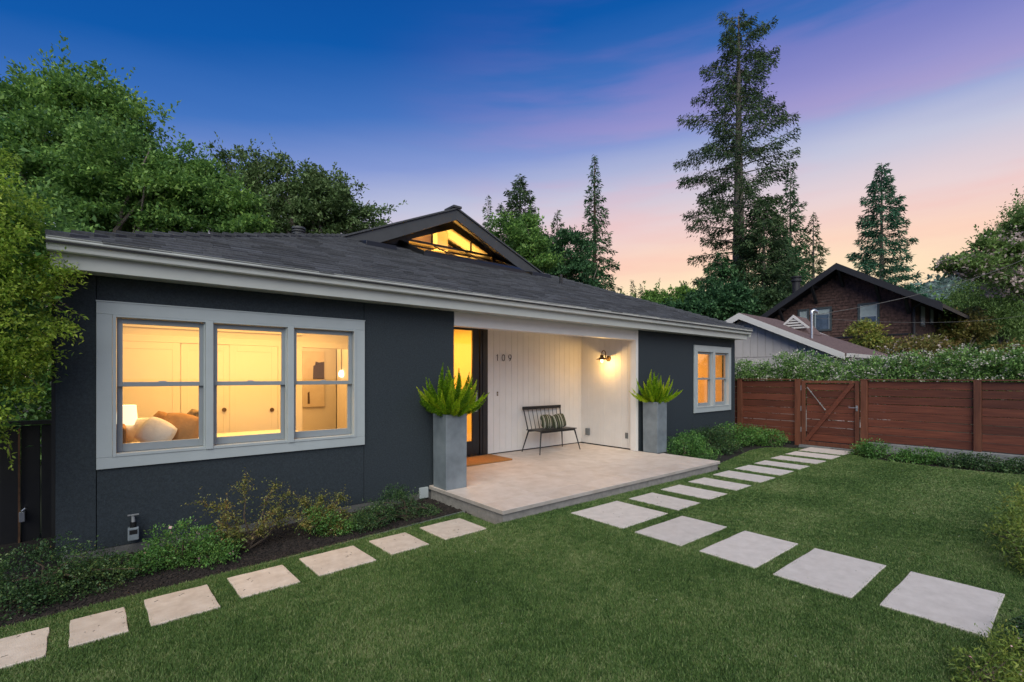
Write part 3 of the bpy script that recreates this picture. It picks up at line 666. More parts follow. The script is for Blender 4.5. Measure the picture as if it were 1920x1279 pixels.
# face built as two side pieces round the glazed triangle
gable_face = MB()
gf = [[(3.45,4.24),(4.95,4.24),(5.09,4.67),(6.20,5.117),(DC+.02,DA-.012),(DC-.02,DA-.012),(3.45,4.275)], [(8.5,4.24),(7.50,4.24),(7.36,4.67),(6.20,5.117),(DC+.02,DA-.012),(8.5,4.275)]]
dormer = MB().prismy(gf[0], 9.66, 9.74).prismy(gf[1], 9.66, 9.74).build('dormer', M_black, house)
M_dorm = mat('dormer_grey_paint', (.055,.058,.062), .6, .1, 4, .2, 60)
MB().prismy([(DX0,DZ),(DC,DA),(DC,DA-.235),(DX0+.62,DZ-.02),(DX0+.1,DZ-.04)], DY, DY+.045).build('barge_board', M_dorm, dormer, bevel=.003)
MB().prismy([(DX1,DZ),(DC+.001,DA),(DC+.001,DA-.235),(DX1-.62,DZ-.02),(DX1-.1,DZ-.04)], DY, DY+.045).build('barge_board', M_dorm, dormer, bevel=.003)
for sx in (0, 1):   # dormer roof halves
    xa = DX0-.02 if sx == 0 else DX1+.02; za = DZ+.004
    ym = 12.6
    MB().hexa([(xa,DY-.03,za),(DC,DY-.03,DA+.004),(DC,ym,DA+.004),(xa,ym,za),(xa,DY-.03,za+.035),(DC,DY-.03,DA+.04),(DC,ym,DA+.04),(xa,ym,za+.035)]).build('dormer_roof', M_shing2, dormer)
MB().box(DC-.11, DC+.11, DY-.05, DY+.35, DA+.02, DA+.075).build('ridge_vent_cap', M_dorm, dormer, bevel=.01)
MB().prismy([(4.3,4.2),(DC,4.95),(7.7,4.2)], 12.5, 12.6).build('dormer_back', M_int, dormer)
MB().prismy([(4.93,3.3),(7.42,3.3),(7.42,4.73),(DC,5.345),(4.93,4.92)], 10.6, 10.65).build('dormer_inner_wall', mat('warm_plywood', (.75,.58,.36), .6, .1, 2), dormer)
MB().hexa([(4.88,8.6,3.3),(4.93,8.6,3.3),(4.93,10.6,3.3),(4.88,10.6,3.3),(4.88,8.6,rz(8.6)-.06),(4.93,8.6,rz(8.6)-.06),(4.93,10.6,4.7),(4.88,10.6,4.7)]).build('dormer_side_wall', M_int, dormer)
MB().hexa([(7.42,8.6,3.3),(7.47,8.6,3.3),(7.47,10.6,3.3),(7.42,10.6,3.3),(7.42,8.6,rz(8.6)-.06),(7.47,8.6,rz(8.6)-.06),(7.47,10.6,4.7),(7.42,10.6,4.7)]).build('dormer_side_wall', M_int, dormer)
MB().box(4.88, 7.47, 8.6, 10.65, 3.2, 3.3).build('dormer_floor', M_int, dormer)
MB().box(4.88, 7.47, 8.56, 8.6, 3.2, 3.98).build('dormer_front_curb', M_int, dormer)
MB().box(6.12, 6.42, 10.2, 10.4, 4.75, 5.3).build('dormer_duct', M_intd, dormer)
gw = MB().prismy([(5.09,4.672),(6.20,5.115),(7.34,4.672)], 9.695, 9.70).build('gable_pane', glass_mat('dormer_glass', (1,.95,.85), .05), dormer)
mu = MB(); mu.box(5.66,5.685,9.67,9.71,4.66,4.90).box(6.745,6.77,9.67,9.71,4.66,4.90).bar((5.03,9.68,4.655),(7.40,9.68,4.655),.06,.05)
mu.bar((5.05,9.68,4.67),(6.20,9.68,5.13),.03,.03,(0,1,0)).bar((7.38,9.68,4.67),(6.20,9.68,5.13),.03,.03,(0,1,0)); mu.build('gable_muntin', M_black, dormer)
# sloped skylight
def zr(y, o_): return rz(y)+o_
sk = MB()
for (xa, xb, ya, yb) in ((4.84,4.92,8.58,9.70),(7.44,7.52,8.58,9.70),(4.92,7.44,8.58,8.67)):
    sk.hexa([(xa,ya,zr(ya,-.05)),(xb,ya,zr(ya,-.05)),(xb,yb,zr(yb,-.05)),(xa,yb,zr(yb,-.05)),(xa,ya,zr(ya,.085)),(xb,ya,zr(ya,.085)),(xb,yb,zr(yb,.12)),(xa,yb,zr(yb,.12))])
sky_o = sk.build('skylight', M_black, house, bevel=.004)
sp = MB().hexa([(4.92,8.67,zr(8.67,.07)),(7.44,8.67,zr(8.67,.07)),(7.44,9.69,zr(9.69,.10)),(4.92,9.69,zr(9.69,.10)),(4.92,8.67,zr(8.67,.076)),(7.44,8.67,zr(8.67,.076)),(7.44,9.69,zr(9.69,.106)),(4.92,9.69,zr(9.69,.106))]).build('skylight_pane', glass_mat('skylight_glass', (.95,.9,.8), .12), sky_o)
mm = MB()
for xm in (5.74, 6.6): mm.bar((xm,8.67,zr(8.67,.085)), (xm,9.69,zr(9.69,.115)), .04, .03)
mm.build('glazing_bar', M_black, sky_o)
# flat dark roof vents, pipes
for (xx, yy) in ((3.95, 8.72), (8.05, 8.66)):
    v_ = MB(); v_.hexa([(xx-.32,yy-.13,zr(yy-.13,.01)),(xx+.32,yy-.13,zr(yy-.13,.01)),(xx+.32,yy+.25,zr(yy+.25,.005)),(xx-.32,yy+.25,zr(yy+.25,.005)),(xx-.30,yy-.12,zr(yy-.12,.10)),(xx+.30,yy-.12,zr(yy-.12,.10)),(xx+.30,yy+.22,zr(yy+.22,.03)),(xx-.30,yy+.22,zr(yy+.22,.03))])
    v_.build('roof_vent', M_black, house, bevel=.006)
MB().tube([(8.10,7.95,3.78),(8.10,7.95,4.02)], .035, 12).build('vent_pipe', M_metalblk, house, smooth=True)
q = atY(560, 440, 10.0)
pp = MB(); pp.lathe([(.085,-.4),(.085,.0),(.12,.0),(.12,.02),(.10,.03),(.10,.05),(.125,.05),(.125,.07),(.10,.08),(.10,.10),(.13,.10),(.12,.14),(.04,.165),(0,.165)], (q.x, q.y, q.z), 18); pp.build('vent_pipe', M_dorm, house, smooth=True)

# --- interiors
def room(x0, x1, y0, y1, z0, z1, front=False, m=M_int, skip=()):
    mb = MB(); t = .05
    mb.box(x0-t, x0, y0, y1, z0, z1).box(x1, x1+t, y0, y1, z0, z1).box(x0-t, x1+t, y0, y1, z1, z1+t)
    if 'back' not in skip: mb.box(x0-t, x1+t, y1, y1+t, z0, z1)
    return mb.build('interior_wall', m, house)
FZ = .22
room(-.22, 3.70, FY+.165, 8.55, FZ, 2.55, skip=('back',))
MB().box(-.27, 3.75, FY+.165, 11.6, FZ-.06, FZ).build('interior_floor', M_intfl, house)
# back wall of bedroom with closet doors and doorway on the right
DW0 = atY(566, 650, 8.52).x; DWZ = 2.13
bw = MB().box(-.22, DW0, 8.52, 8.60, FZ, 2.55).box(DW0, 3.70, 8.52, 8.60, DWZ, 2.55).build('interior_wall', M_int, house)
c0, c1 = -.22, atY(521, 700, 8.5).x
cd = MB().box(c0, c1+.06, 8.485, 8.519, 2.13, 2.22).box(c1, c1+.06, 8.485, 8.519, FZ, 2.13).box(-.22, DW0, 8.47, 8.519, 2.33, 2.36).box(DW0-.09, DW0, 8.49, 8.519, FZ, DWZ).box(DW0-.09, 3.7, 8.49, 8.519, DWZ, DWZ+.09)
cd.build('closet_casing', M_intd, bw, bevel=.003)
xm = atY(323, 700, 8.5).x; x3 = atY(430, 700, 8.5).x
for (a, b, yy) in ((c0, xm+.10, 8.49), (xm+.1, x3+.02, 8.505), (x3, c1, 8.49)):
    dd_ = MB(); dd_.box(a+.005, b-.005, yy, yy+.012, FZ, 2.128)
    for (p0, p1, q0, q1) in ((a+.005, a+.10, FZ, 2.128), (b-.10, b-.005, FZ, 2.128), (a+.1, b-.1, 2.03, 2.128), (a+.1, b-.1, FZ, FZ+.15)): dd_.box(p0, p1, yy-.005, yy-.0005, q0, q1)
    cdo = dd_.build('closet_door', M_intd, house, bevel=.002)
for u_ in (420.4, 510):
    pz = atY(u_, 768.5, 8.475); MB().tube([(pz.x, 8.471, pz.z), (pz.x, 8.477, pz.z)], .032, 16).build('ring_pull', M_brass, house, smooth=True)
# hall behind bedroom
MB().box(1.2, 4.4, 11.5, 11.58, FZ, 2.6).box(1.2, 1.25, 8.6, 11.5, FZ, 2.6).box(4.35, 4.4, 8.6, 11.5, FZ, 2.6).box(1.2, 4.4, 8.6, 11.58, 2.6, 2.65).build('hall_wall', M_int, house)
# entry hall seen through the door
MB().box(3.95, 4.0, 7.57, 11.0, .1, 2.72).box(6.2, 6.25, 7.57, 11.0, .1, 2.72).box(3.95, 6.25, 10.95, 11.0, .1, 2.72).box(3.95, 6.25, 7.57, 11.0, 2.72, 2.77).build('entry_wall', M_int, house)
MB().box(3.95, 6.25, 7.52, 11.0, .08, .14).build('entry_floor', mat('pale_oak_floor', (.5,.33,.16), .4), house)
px_, py_ = 7.45, 10.94
idr = MB(); ix0 = 6.0; 
ia = atY(853, 655, 10.9).x; ib = atY(879, 655, 10.9).x; itz = atY(865, 653, 10.9).z
idr.box(ia-.25, ib, 10.90, 10.945, .14, itz).box(ia-.32, ib+.08, 10.91, 10.948, itz, itz+.09).box(ib, ib+.08, 10.91, 10.948, .14, itz)
idr.build('inner_door', M_intd, house, bevel=.004)
MB().box(ia-.1, ib-.1, 10.885, 10.899, 1.3, itz-.15).box(ia-.1, ib-.1, 10.885, 10.899, .35, 1.15).build('door_panel', M_intd, house, bevel=.01)
# right-hand room
room(8.42, 12.13, FY+.165, 9.6, FZ, 2.55)
MB().box(8.42, 12.13, FY+.165, 9.6, FZ-.06, FZ).build('interior_floor', M_intfl, house)
MB().box(11.2, 11.27, 9.0, 9.55, FZ, 2.5).box(9.6, 9.9, 9.53, 9.58, FZ, 2.3).box(10.9,11.0,9.53,9.58,FZ,2.3).build('interior_trim', M_intd, house)
def area(name, loc, size, energy, col, rot=(0,0,0)):
    l = bpy.data.lights.new(name, 'AREA'); l.shape = 'RECTANGLE'; l.size, l.size_y = size; l.energy = energy; l.color = col
    o = bpy.data.objects.new(name, l); COL.objects.link(o); o.location = loc; o.rotation_euler = rot; return o
WARM = (1, .545, .145)
area('bedroom_ceiling_light', (1.5, 7.2, 2.53), (3.0, 1.8), 100, WARM)
area('hall_ceiling_light', (2.9, 10.2, 2.58), (2.4, 2), 58, (1,.55,.17))
area('entry_ceiling_light', (5.0, 9.2, 2.70), (1.6, 2.6), 82, (1,.42,.03))
area('study_ceiling_light', (10.6, 7.8, 2.53), (2.4, 2.2), 105, (1,.45,.08))
area('loft_light', (6.2, 10.25, 3.5), (2.2, .5), 210, (1,.52,.10), (pi, 0, 0)).data.spread = math.radians(62)
for nm, loc, en in (('entry_lamp', (4.6, 8.6, 2.2), 18),):
    l = bpy.data.lights.new(nm, 'POINT'); l.energy = en; l.color = (1,.44,.05); l.shadow_soft_size = .1; o = bpy.data.objects.new(nm, l); COL.objects.link(o); o.location = loc

# --- things in the bedroom
def cushion(name, w, h, t, m, parent=None, pinch=.6):
    n = 12; V = []; Fq = []
    for sgn in (1, -1):
        for j in range(n+1):
            for i in range(n+1):
                u, v = i/n*2-1, j/n*2-1
                e = max(0, (1-u**2)*(1-v**2))**.42
                k = 1-.10*(abs(u*v))**2; cx = u*w/2*(1-.07*(1-v*v)*abs(u)**3*pinch*0)*(1+.06*abs(u)**3*abs(v)**3)
                cx = w/2*u*(1-.17*(u*v)**2+.03*(u*v)**8); cz = h/2*v*(1-.17*(u*v)**2+.03*(u*v)**8)
                V.append((cx, sgn*t/2*e*(1+.06*math.sin(7*u+3*v)), cz))
        k0 = 0 if sgn == 1 else (n+1)**2
        for j in range(n):
            for i in range(n):
                a = k0+j*(n+1)+i; Fq.append((a, a+1, a+n+2, a+n+1) if sgn == -1 else (a, a+n+1, a+n+2, a+1))
    mb = MB(); mb.v = V; mb.f = Fq; o = mb.build(name, m, parent, smooth=True); return o
def place_pillow(label, u, w, y, size, m, rot, zoff=0):
    o = cushion('cushion', size[0], size[1], size[2], m); q = atY(u, w, y); o.location = q; o.rotation_euler = rot; tag(o, label, 'pillow', 'cushions heaped on the bed'); return o
M_floral = mat('dark_floral_cloth', (.03,.03,.025), .9, .1, 14, col2=(.45,.30,.14))
place_pillow('plump tan cushion standing in front on the bed, behind left window pane', 338, 806, 6.62, (.41,.38,.22), M_tan, (-.3,.22,-.45))
place_pillow('white pillow leaning left of the large tan cushion', 293, 812, 6.50, (.33,.31,.18), M_linen, (-.35,.55,-.4))
place_pillow('small tan cushion peeking out behind the white pillow', 303, 797, 6.90, (.27,.29,.12), M_tan, (-.2,.5,-.5))
place_pillow('dark floral cushion at the right edge of the bed pillows', 366, 790, 6.95, (.26,.26,.12), M_floral, (-.2,.5,-.5))
place_pillow('pale cream pillow next to the table lamp', 262, 806, 6.95, (.34,.28,.14), M_linen, (-.3,-.1,-.5))
bed = thing('bed', 'low bed made up with white linen behind the big left window', 'bed', (1.1, 7.3, FZ))
MB().box(.15, 2.15, 6.35, 7.95, FZ+.05, FZ+.42).build('mattress', M_linen, bed, bevel=.05)
MB().box(.13, 2.2, 6.33, 7.97, FZ+.42, FZ+.62).build('duvet', M_linen, bed, bevel=.08)
MB().box(.05, .13, 6.3, 8.0, FZ, FZ+.9).build('headboard', M_tan, bed, bevel=.02)
lampT = atY(238, 778, 7.0)
tl = thing('table_lamp', 'lit white drum-shaded table lamp beside the bed', 'lamp', (lampT.x, lampT.y, FZ+.6))
MB().lathe([(.10,-.11),(.085,.11)], tuple(lampT), 24).build('lamp_shade', emit_mat('lit_lamp_shade', (1,.86,.62), 1.15), tl, smooth=True)
MB().lathe([(.0,-.62),(.08,-.62),(.08,-.6),(.03,-.5),(.05,-.35),(.02,-.2),(.015,-.1),(0,-.1)], tuple(lampT), 16).build('lamp_base', M_linen, tl, smooth=True)
nst = MB().box(lampT.x-.2, lampT.x+.2, 6.8, 7.25, FZ, FZ+.55); tag(nst.build('nightstand', M_linen, bevel=.01), 'pale nightstand under the table lamp', 'table')
# painting in the hall
pa = atY(568, 658, 11.44); pb = atY(609, 762, 11.44)
pt = thing('painting', 'large pale abstract canvas with dark brown block on the hall wall', 'painting', ((pa.x+pb.x)/2, 11.44, pb.z))
MB().box(pa.x, pb.x, 11.45, 11.49, pb.z, pa.z).build('canvas', mat('canvas_cream', (.66,.56,.42), .8, .1, 2, col2=(.78,.70,.58)), pt, bevel=.003)
b0 = atY(587, 678, 11.44); b1 = atY(608, 711, 11.44)
MB().prismy([(b0.x,b1.z),(b0.x+.01,b0.z-.1),(b0.x+.05,b0.z-.08),(b0.x+.06,b0.z),(b1.x-.12,b0.z-.02),(b1.x,b0.z),(b1.x,b1.z)], 11.444, 11.449).build('painted_block', mat('umber_paint', (.06,.035,.02), .8, .2, 12), pt)
b2 = atY(577, 745, 11.44); MB().prismy([(b2.x,b2.z-.15),(b2.x,b2.z+.1),(b2.x+.04,b2.z+.13),(b2.x+.05,b2.z-.15)], 11.444, 11.449).build('painted_block', mat('umber_paint2', (.10,.06,.03), .8, .2, 12), pt)
qq = atY(640, 700, 10.6); pn_ = thing('pendant_lamp', 'small lit glass pendant hanging in the hall doorway', 'lamp', tuple(qq))
MB().lathe([(.0,-.09),(.05,-.07),(.06,0),(.03,.06),(0,.07)], tuple(qq), 14).build('bulb', emit_mat('pendant_glow', (1,.85,.6), 4), pn_, smooth=True)
MB().tube([(qq.x,qq.y,qq.z+.07),(qq.x,qq.y,2.6)], .008, 6).build('cord', M_black, pn_)

# ================================================================== PORCH THINGS
# wall lamp
wl = thing('wall_lamp', 'lit gooseneck barn lamp on the white porch side wall', 'lamp', (8.22, 6.64, 2.02))
ly, lz, lx = 6.62, 2.035, 7.97
MB().tube([(8.219,6.64,2.02),(8.20,6.64,2.02)], .06, 20).build('back_plate', M_brass, wl, smooth=True)
arc = [(8.20,6.64,2.02),(8.13,6.635,2.02),(8.10,6.633,2.05),(8.10,6.63,2.12)]
for a in range(0, 181, 20): arc.append((8.035+.065*math.cos(math.radians(a)), 6.628-.006*a/180, 2.12+.065*math.sin(math.radians(a))))
arc += [(7.97,6.62,2.08)]
MB().tube(arc, .011, 10).build('gooseneck_arm', M_brass, wl, smooth=True)
MB().lathe([(.02,.05),(.035,.045),(.04,.0),(.05,-.01),(.12,-.045),(.122,-.052),(.118,-.052),(.05,-.02),(.0,-.01)], (lx,ly,2.045), 28).build('shade', M_brass, wl, smooth=True)
MB().lathe([(.030,-.03),(.042,-.05),(.045,-.10),(.035,-.135),(.0,-.145)], (lx,ly,2.045), 20).build('glass_jar', M_glass, wl, smooth=True)
MB().lathe([(.012,-.03),(.022,-.07),(.020,-.095),(.0,-.11)], (lx,ly,2.045), 14).build('bulb', emit_mat('bulb_glow', (1,.78,.35), 14), wl, smooth=True)
l = bpy.data.lights.new('wall_lamp_light', 'POINT'); l.energy = 15; l.color = (1,.58,.16); l.shadow_soft_size = .02; o = bpy.data.objects.new('wall_lamp_light', l); COL.objects.link(o); o.location = (lx, ly, 1.918)

# house number
def digits():
    t = thing('house_number', 'thin dark house number 109 on the white plank wall', 'house number', (5.95, 7.41, 1.94))
    y = 7.41; z0 = 1.945; Hh = .125; r = .0055
    x1, x0_, x9 = 5.80, 5.945, 6.11
    MB().tube([(x1-.028,y,z0+Hh-.03),(x1,y,z0+Hh),(x1,y,z0)], r, 6).build('digit_one', M_metalblk, t)
    MB().tube([(x0_+.034*math.cos(a*pi/12), y, z0+Hh/2+Hh/2*math.sin(a*pi/12)) for a in range(25)], r, 6).build('digit_zero', M_metalblk, t)
    pts = [(x9+.036*math.cos(a*pi/10), y, z0+Hh-.038+.038*math.sin(a*pi/10)) for a in range(21)]
    pts2 = [(x9+.036,y,z0+Hh-.038),(x9+.028,y,z0+Hh-.07),(x9-.008,y,z0)]
    MB().tube(pts, r, 6).tube(pts2, r, 6).build('digit_nine', M_metalblk, t)
    return t
digits()
db = thing('doorbell', 'small dark doorbell with a lit button on the porch wall', 'doorbell', (5.80, 7.42, 1.30))
MB().box(5.785,5.815,7.408,7.42,1.262,1.345).build('backplate', M_brass, db, bevel=.003); MB().tube([(5.80,7.404,1.30),(5.80,7.409,1.30)], .009, 12).build('button', M_linen, db)
ob = thing('outlet_box', 'weatherproof grey outlet box low on the side wall near the corner', 'outlet', (8.22, 7.21, .38))
MB().box(8.16,8.219,7.16,7.26,.335,.485).build('cover', M_green, ob, bevel=.012); MB().box(8.15,8.162,7.175,7.245,.35,.47).build('lid', M_green, ob, bevel=.008)
ob = thing('outlet_box', 'flat grey outlet plate low on the side wall near the front', 'outlet', (8.22, 6.17, .38))
MB().box(8.208,8.219,6.135,6.205,.355,.475).build('cover', M_green, ob, bevel=.003)

# bench ---------------------------------------------------------------
bn = thing('bench', 'black metal spindle-back bench against the porch wall', 'bench', (6.9, 7.0, PZ))
MB().box(6.40,7.42,6.82,7.26,.562,.580).build('seat', M_metalblk, bn, bevel=.006)
MB().box(6.43,7.39,6.845,6.865,.530,.5615).box(6.43,7.39,7.215,7.235,.530,.5615).build('apron', M_metalblk, bn, bevel=.002)
for (sx, sy, fx, fy) in ((6.44,6.86,6.31,6.755),(7.38,6.86,7.45,6.76),(6.44,7.22,6.33,7.30),(7.38,7.22,7.47,7.29)):
    MB().tube([(sx,sy,.5625),(fx,fy,PZ)], [.017,.010], 10).build('leg', M_metalblk, bn, smooth=True)
for i in range(10):
    x0_ = 6.43+i*.96/9; x1_ = 6.41+i*1.04/9
    MB().tube([(x0_,7.235,.578),(x1_,7.345,.985)], .012 if i in (0,9) else .0065, 8).build('spindle', M_metalblk, bn, smooth=True)
MB().box(6.385,7.475,7.335,7.358,.965,1.03).build('top_rail', M_metalblk, bn, bevel=.006)
m, t, b, out = base_mat('striped_cushion_cloth'); tcn = N(t, 'ShaderNodeTexCoord'); sx = N(t, 'ShaderNodeSeparateXYZ'); t.links.new(tcn.outputs['Object'], sx.inputs[0])
fr = math_n(t, 'FRACT', math_n(t, 'ADD', math_n(t, 'MULTIPLY', sx.outputs[0], 6.2), .37)); OL = (.045,.055,.025,1); WH = (.48,.46,.36,1); BK = (.015,.016,.014,1)
cc = ramp(t, fr, [(0,OL),(.22,WH),(.30,BK),(.36,OL),(.52,WH),(.56,OL),(.62,WH),(.70,BK),(.86,(.16,.15,.09,1)),(.93,OL)], 'CONSTANT'); t.links.new(cc, b.inputs['Base Color']); b.inputs['Roughness'].default_value = .9
M_stripe = m
for (xx, yy, lab, rz_, ry_) in ((6.80,7.07,'left of the two olive striped cushions on the bench', .05,.04),(7.10,7.03,'right of the two olive striped cushions on the bench', -.12,-.14)):
    o = cushion('cushion', .36, .30, .13, M_stripe); o.location = (xx, yy, .725); o.rotation_euler = (-.28, ry_, rz_); tag(o, lab, 'pillow', 'striped cushions on the porch bench')
# doormat
tag(MB().box(4.35,5.56,6.67,7.33,PZ+.002,PZ+.030).build('doormat', M_mat, bevel=.006), 'thick tan coir doormat in front of the door', 'doormat')
# junction cover left of patio
tag(MB().box(3.235,3.365,FY-.03,FY+.003,-.02,.125).build('utility_cover', M_trim, bevel=.004), 'small white utility cover low on the wall beside the patio', 'utility box')
# hose bib with timer
hb = thing('hose_timer', 'tap with a pale grey digital hose timer low on the blue-grey wall', 'hose timer', (.17, FY, .15))
MB().tube([(.168,FY-.002,.305),(.168,FY-.07,.305),(.168,FY-.085,.27)], .014, 10).build('tap', M_conc, hb, smooth=True)
MB().tube([(.125,FY-.065,.335),(.211,FY-.065,.335)], .008, 8).tube([(.168,FY-.065,.30),(.168,FY-.065,.335)], .008, 8).build('tap_handle', M_conc, hb)
MB().tube([(.168,FY-.085,.275),(.168,FY-.085,.225)], .024, 14).build('coupling', M_metalblk, hb, smooth=True)
MB().box(.126,.210,FY-.115,FY-.055,.105,.225).build('timer_case', M_planter, hb, bevel=.008)
MB().box(.138,.198,FY-.1175,FY-.1155,.165,.205).build('display', M_black, hb)

# planters ----------------------------------------------------------------
def planter(x0, y0, label, seed, nf, fl, yellow=False):
    rg = random.Random(seed); w = .335; t = thing('planter', label, 'planter', (x0+w/2, y0+w/2, PZ), 'tall square planters either side of the porch')
    z1 = 1.135
    p_ = MB(); b = .004
    p_.hexa([(x0+b,y0+b,PZ),(x0+w-b,y0+b,PZ),(x0+w-b,y0+w-b,PZ),(x0+b,y0+w-b,PZ),(x0,y0,z1-.04),(x0+w,y0,z1-.04),(x0+w,y0+w,z1-.04),(x0,y0+w,z1-.04)])
    p_.build('pot', M_planter, t, bevel=.005)
    rm = MB(); rm.box(x0,x0+w,y0,y0+.03,z1-.0395,z1).box(x0,x0+w,y0+w-.03,y0+w,z1-.0395,z1).box(x0,x0+.03,y0+.03,y0+w-.03,z1-.0395,z1).box(x0+w-.03,x0+w,y0+.03,y0+w-.03,z1-.0395,z1); rm.build('rim', M_planter, t)
    MB().box(x0+.03,x0+w-.03,y0+.03,y0+w-.03,z1-.0395,z1-.015).build('soil', M_soil, t)
    return t
FR = []
def frond_mesh(k):
    rg = np.random.default_rng(100+k); L = .36+.05*k; n = 300; s = np.linspace(.03, 1, n)
    bend = .02+.10*rg.random(); cx = -bend*s**2.2; cz = L*s*(1-.06*s*s)
    ang = np.arange(n)*2.399; rad = .027*np.sin(np.clip(s*1.0+.08, 0, 1)*pi)**.55*(1.05-.55*s)+.003
    dirn = np.stack([np.cos(ang), np.sin(ang), np.full(n, .9)], 1); C_ = np.stack([cx, np.zeros(n), cz], 1)
    D = unit(dirn); ln = rad*1.75; U = unit(rg.normal(size=(n,3))); Sd = unit(np.cross(D, U))
    b_ = C_; tip = C_+D*ln[:,None]; l_ = C_+D*ln[:,None]*.45+Sd*.0055; r_ = C_+D*ln[:,None]*.45-Sd*.0055
    V = np.stack([b_, l_, tip, r_], 1).reshape(-1,3); Fc = np.arange(4*n).reshape(-1,4)
    o = np_mesh('frond_source', V, Fc, L_fern); me = o.data; bpy.data.objects.remove(o); return me
for k in range(5): FR.append(frond_mesh(k))
def fern(x, y, z, label, n, scale, seed):
    rg = random.Random(seed); t = thing('foxtail_fern', label, 'plant', (x, y, z), 'foxtail ferns in the tall planters')
    for i in range(n):
        f = (i+.5)/n; a = i*2.399+rg.uniform(-.3,.3); tilt = .04+1.34*f**1.05+rg.uniform(-.1,.1); r0 = .03+.09*f
        o = bpy.data.objects.new('frond', rg.choice(FR)); COL.objects.link(o); o.parent = t
        o.location = (math.cos(a)*r0, math.sin(a)*r0, -.01+.02*rg.random()); s_ = scale*rg.uniform(.8,1.12)*(1.08-.12*f)
        o.scale = (s_*1.25, s_*1.25, s_); o.rotation_euler = (0, tilt, a)
    return t
planter(3.405, 5.455, 'tall blue-grey planter on the near left corner of the patio', 1, 34, 1)
fern(3.575, 5.62, 1.12, 'wide bright green foxtail fern in the near left planter', 84, 1.12, 5)
planter(8.215, 5.44, 'tall grey planter at the far right side of the porch', 2, 24, 1)
fern(8.385, 5.60, 1.12, 'upright yellow-green foxtail fern in the far right planter', 54, 1.06, 9)

# ================================================================== FENCE & GATE
FX = 13.0; FZT = 1.555
fence_l = thing('wooden_fence', 'short red-stained board fence section between the house and the gate', 'fence', (FX, 5.6, 0), 'red-brown board fencing')
fence_r = thing('wooden_fence', 'long red-stained board fence right of the gate on a low concrete kerb', 'fence', (FX, 1, 0), 'red-brown board fencing')
def boards(par, y0, y1, z0, z1, n, x=FX, t=.022, m=M_fence, rg=random.Random(5)):
    p_ = (z1-z0)/n
    for i in range(n):
        a = z0+i*p_; j0, j1 = rg.uniform(-.004,.004), rg.uniform(-.004,.004); g_ = .0078
        dx = rg.uniform(-.003,.003)
        MB().hexa([(x+dx,y0,a+g_*.6+j0),(x+t+dx,y0,a+g_*.6+j0),(x+t+dx,y1,a+g_*.6+j1),(x+dx,y1,a+g_*.6+j1),(x+dx,y0,a+p_-g_*.6+j0*.5),(x+t+dx,y0,a+p_-g_*.6+j0*.5),(x+t+dx,y1,a+p_-g_*.6+j1*.5),(x+dx,y1,a+p_-g_*.6+j1*.5)]).build('board', m, par, bevel=.002)
boards(fence_l, 4.70, 6.0, .03, FZT-.02, 9); boards(fence_l, 6.10, 8.6, .03, FZT-.02, 9)
for (a, b) in ((5.985,6.105),(4.56,4.69)): MB().box(FX-.07, FX+.05, a, b, -.05, FZT-.001).build('post', M_fencep, fence_l, bevel=.004)
MB().box(FX-.075, FX+.065, 4.55, 8.6, FZT, FZT+.022).build('cap_rail', M_fencep, fence_l, bevel=.003)
boards(fence_r, 1.495, 3.205, .19, FZT-.02, 8); boards(fence_r, -.35, 1.375, .19, FZT-.02, 8); boards(fence_r, -3., -.47, .19, FZT-.02, 8)
for (a, b) in ((3.21,3.335),(1.38,1.49),(-.465,-.355)): MB().box(FX-.07, FX+.05, a, b, .18 if a < 3 else .0, FZT-.001).build('post', M_fencep, fence_r, bevel=.004)
MB().box(FX-.075, FX+.065, -3., 3.36, FZT, FZT+.022).build('cap_rail', M_fencep, fence_r, bevel=.003)
MB().box(FX-.10, FX+.10, -3., 3.20, -.2, .178).build('concrete_kerb', M_conc, fence_r, bevel=.008)
gate = thing('wooden_gate', 'red-stained wooden gate with a diagonal brace and steel turnbuckle', 'gate', (FX, 3.95, 0))
GY0, GY1, GZ0, GZ1 = 3.36, 4.545, -.01, 1.538
boards(gate, GY0+.10, GY1-.10, GZ0+.10, GZ1-.06, 8, x=FX+.0)
for (a, b) in ((GY0, GY0+.085), (GY1-.085, GY1)): MB().box(FX-.05, FX-.004, a, b, GZ0, GZ1).build('frame_post', M_fencep, gate, bevel=.003)
MB().box(FX-.045, FX+.02, GY0+.086, GY1-.086, GZ1-.055, GZ1).build('frame_rail', M_fencep, gate, bevel=.003)
MB().box(FX-.045, FX+.02, GY0+.086, GY1-.086, GZ0, GZ0+.085).build('frame_rail', M_fencep, gate, bevel=.003)
MB().bar((FX-.028, GY1-.10, GZ0+.10), (FX-.028, GY0+.13, GZ1-.06), .09, .045, up=(1,0,0)).build('diagonal_brace', M_fence, gate, bevel=.003)
tb = MB(); A_ = Vector((FX-.055, GY1-.13, GZ1-.16)); B_ = Vector((FX-.055, GY0+.12, GZ0+.09)); dd = (B_-A_)
tb.tube([A_, A_+dd*.08], .009, 8).tube([A_+dd*.08+Vector((0,.012,.012)), A_+dd*.30+Vector((0,.012,.012))], .006, 6).tube([A_+dd*.08-Vector((0,.012,.012)), A_+dd*.30-Vector((0,.012,.012))], .006, 6).tube([A_+dd*.08, A_+dd*.095], .02, 8).tube([A_+dd*.285, A_+dd*.30], .02, 8).tube([A_+dd*.30, A_+dd*.40], .009, 8).tube([A_+dd*.385, A_+dd*.41], .017, 8)
tb.build('turnbuckle', M_conc, gate, smooth=True)
MB().tube([A_+dd*.40, B_], .002, 5).build('tension_wire', M_brass, gate)
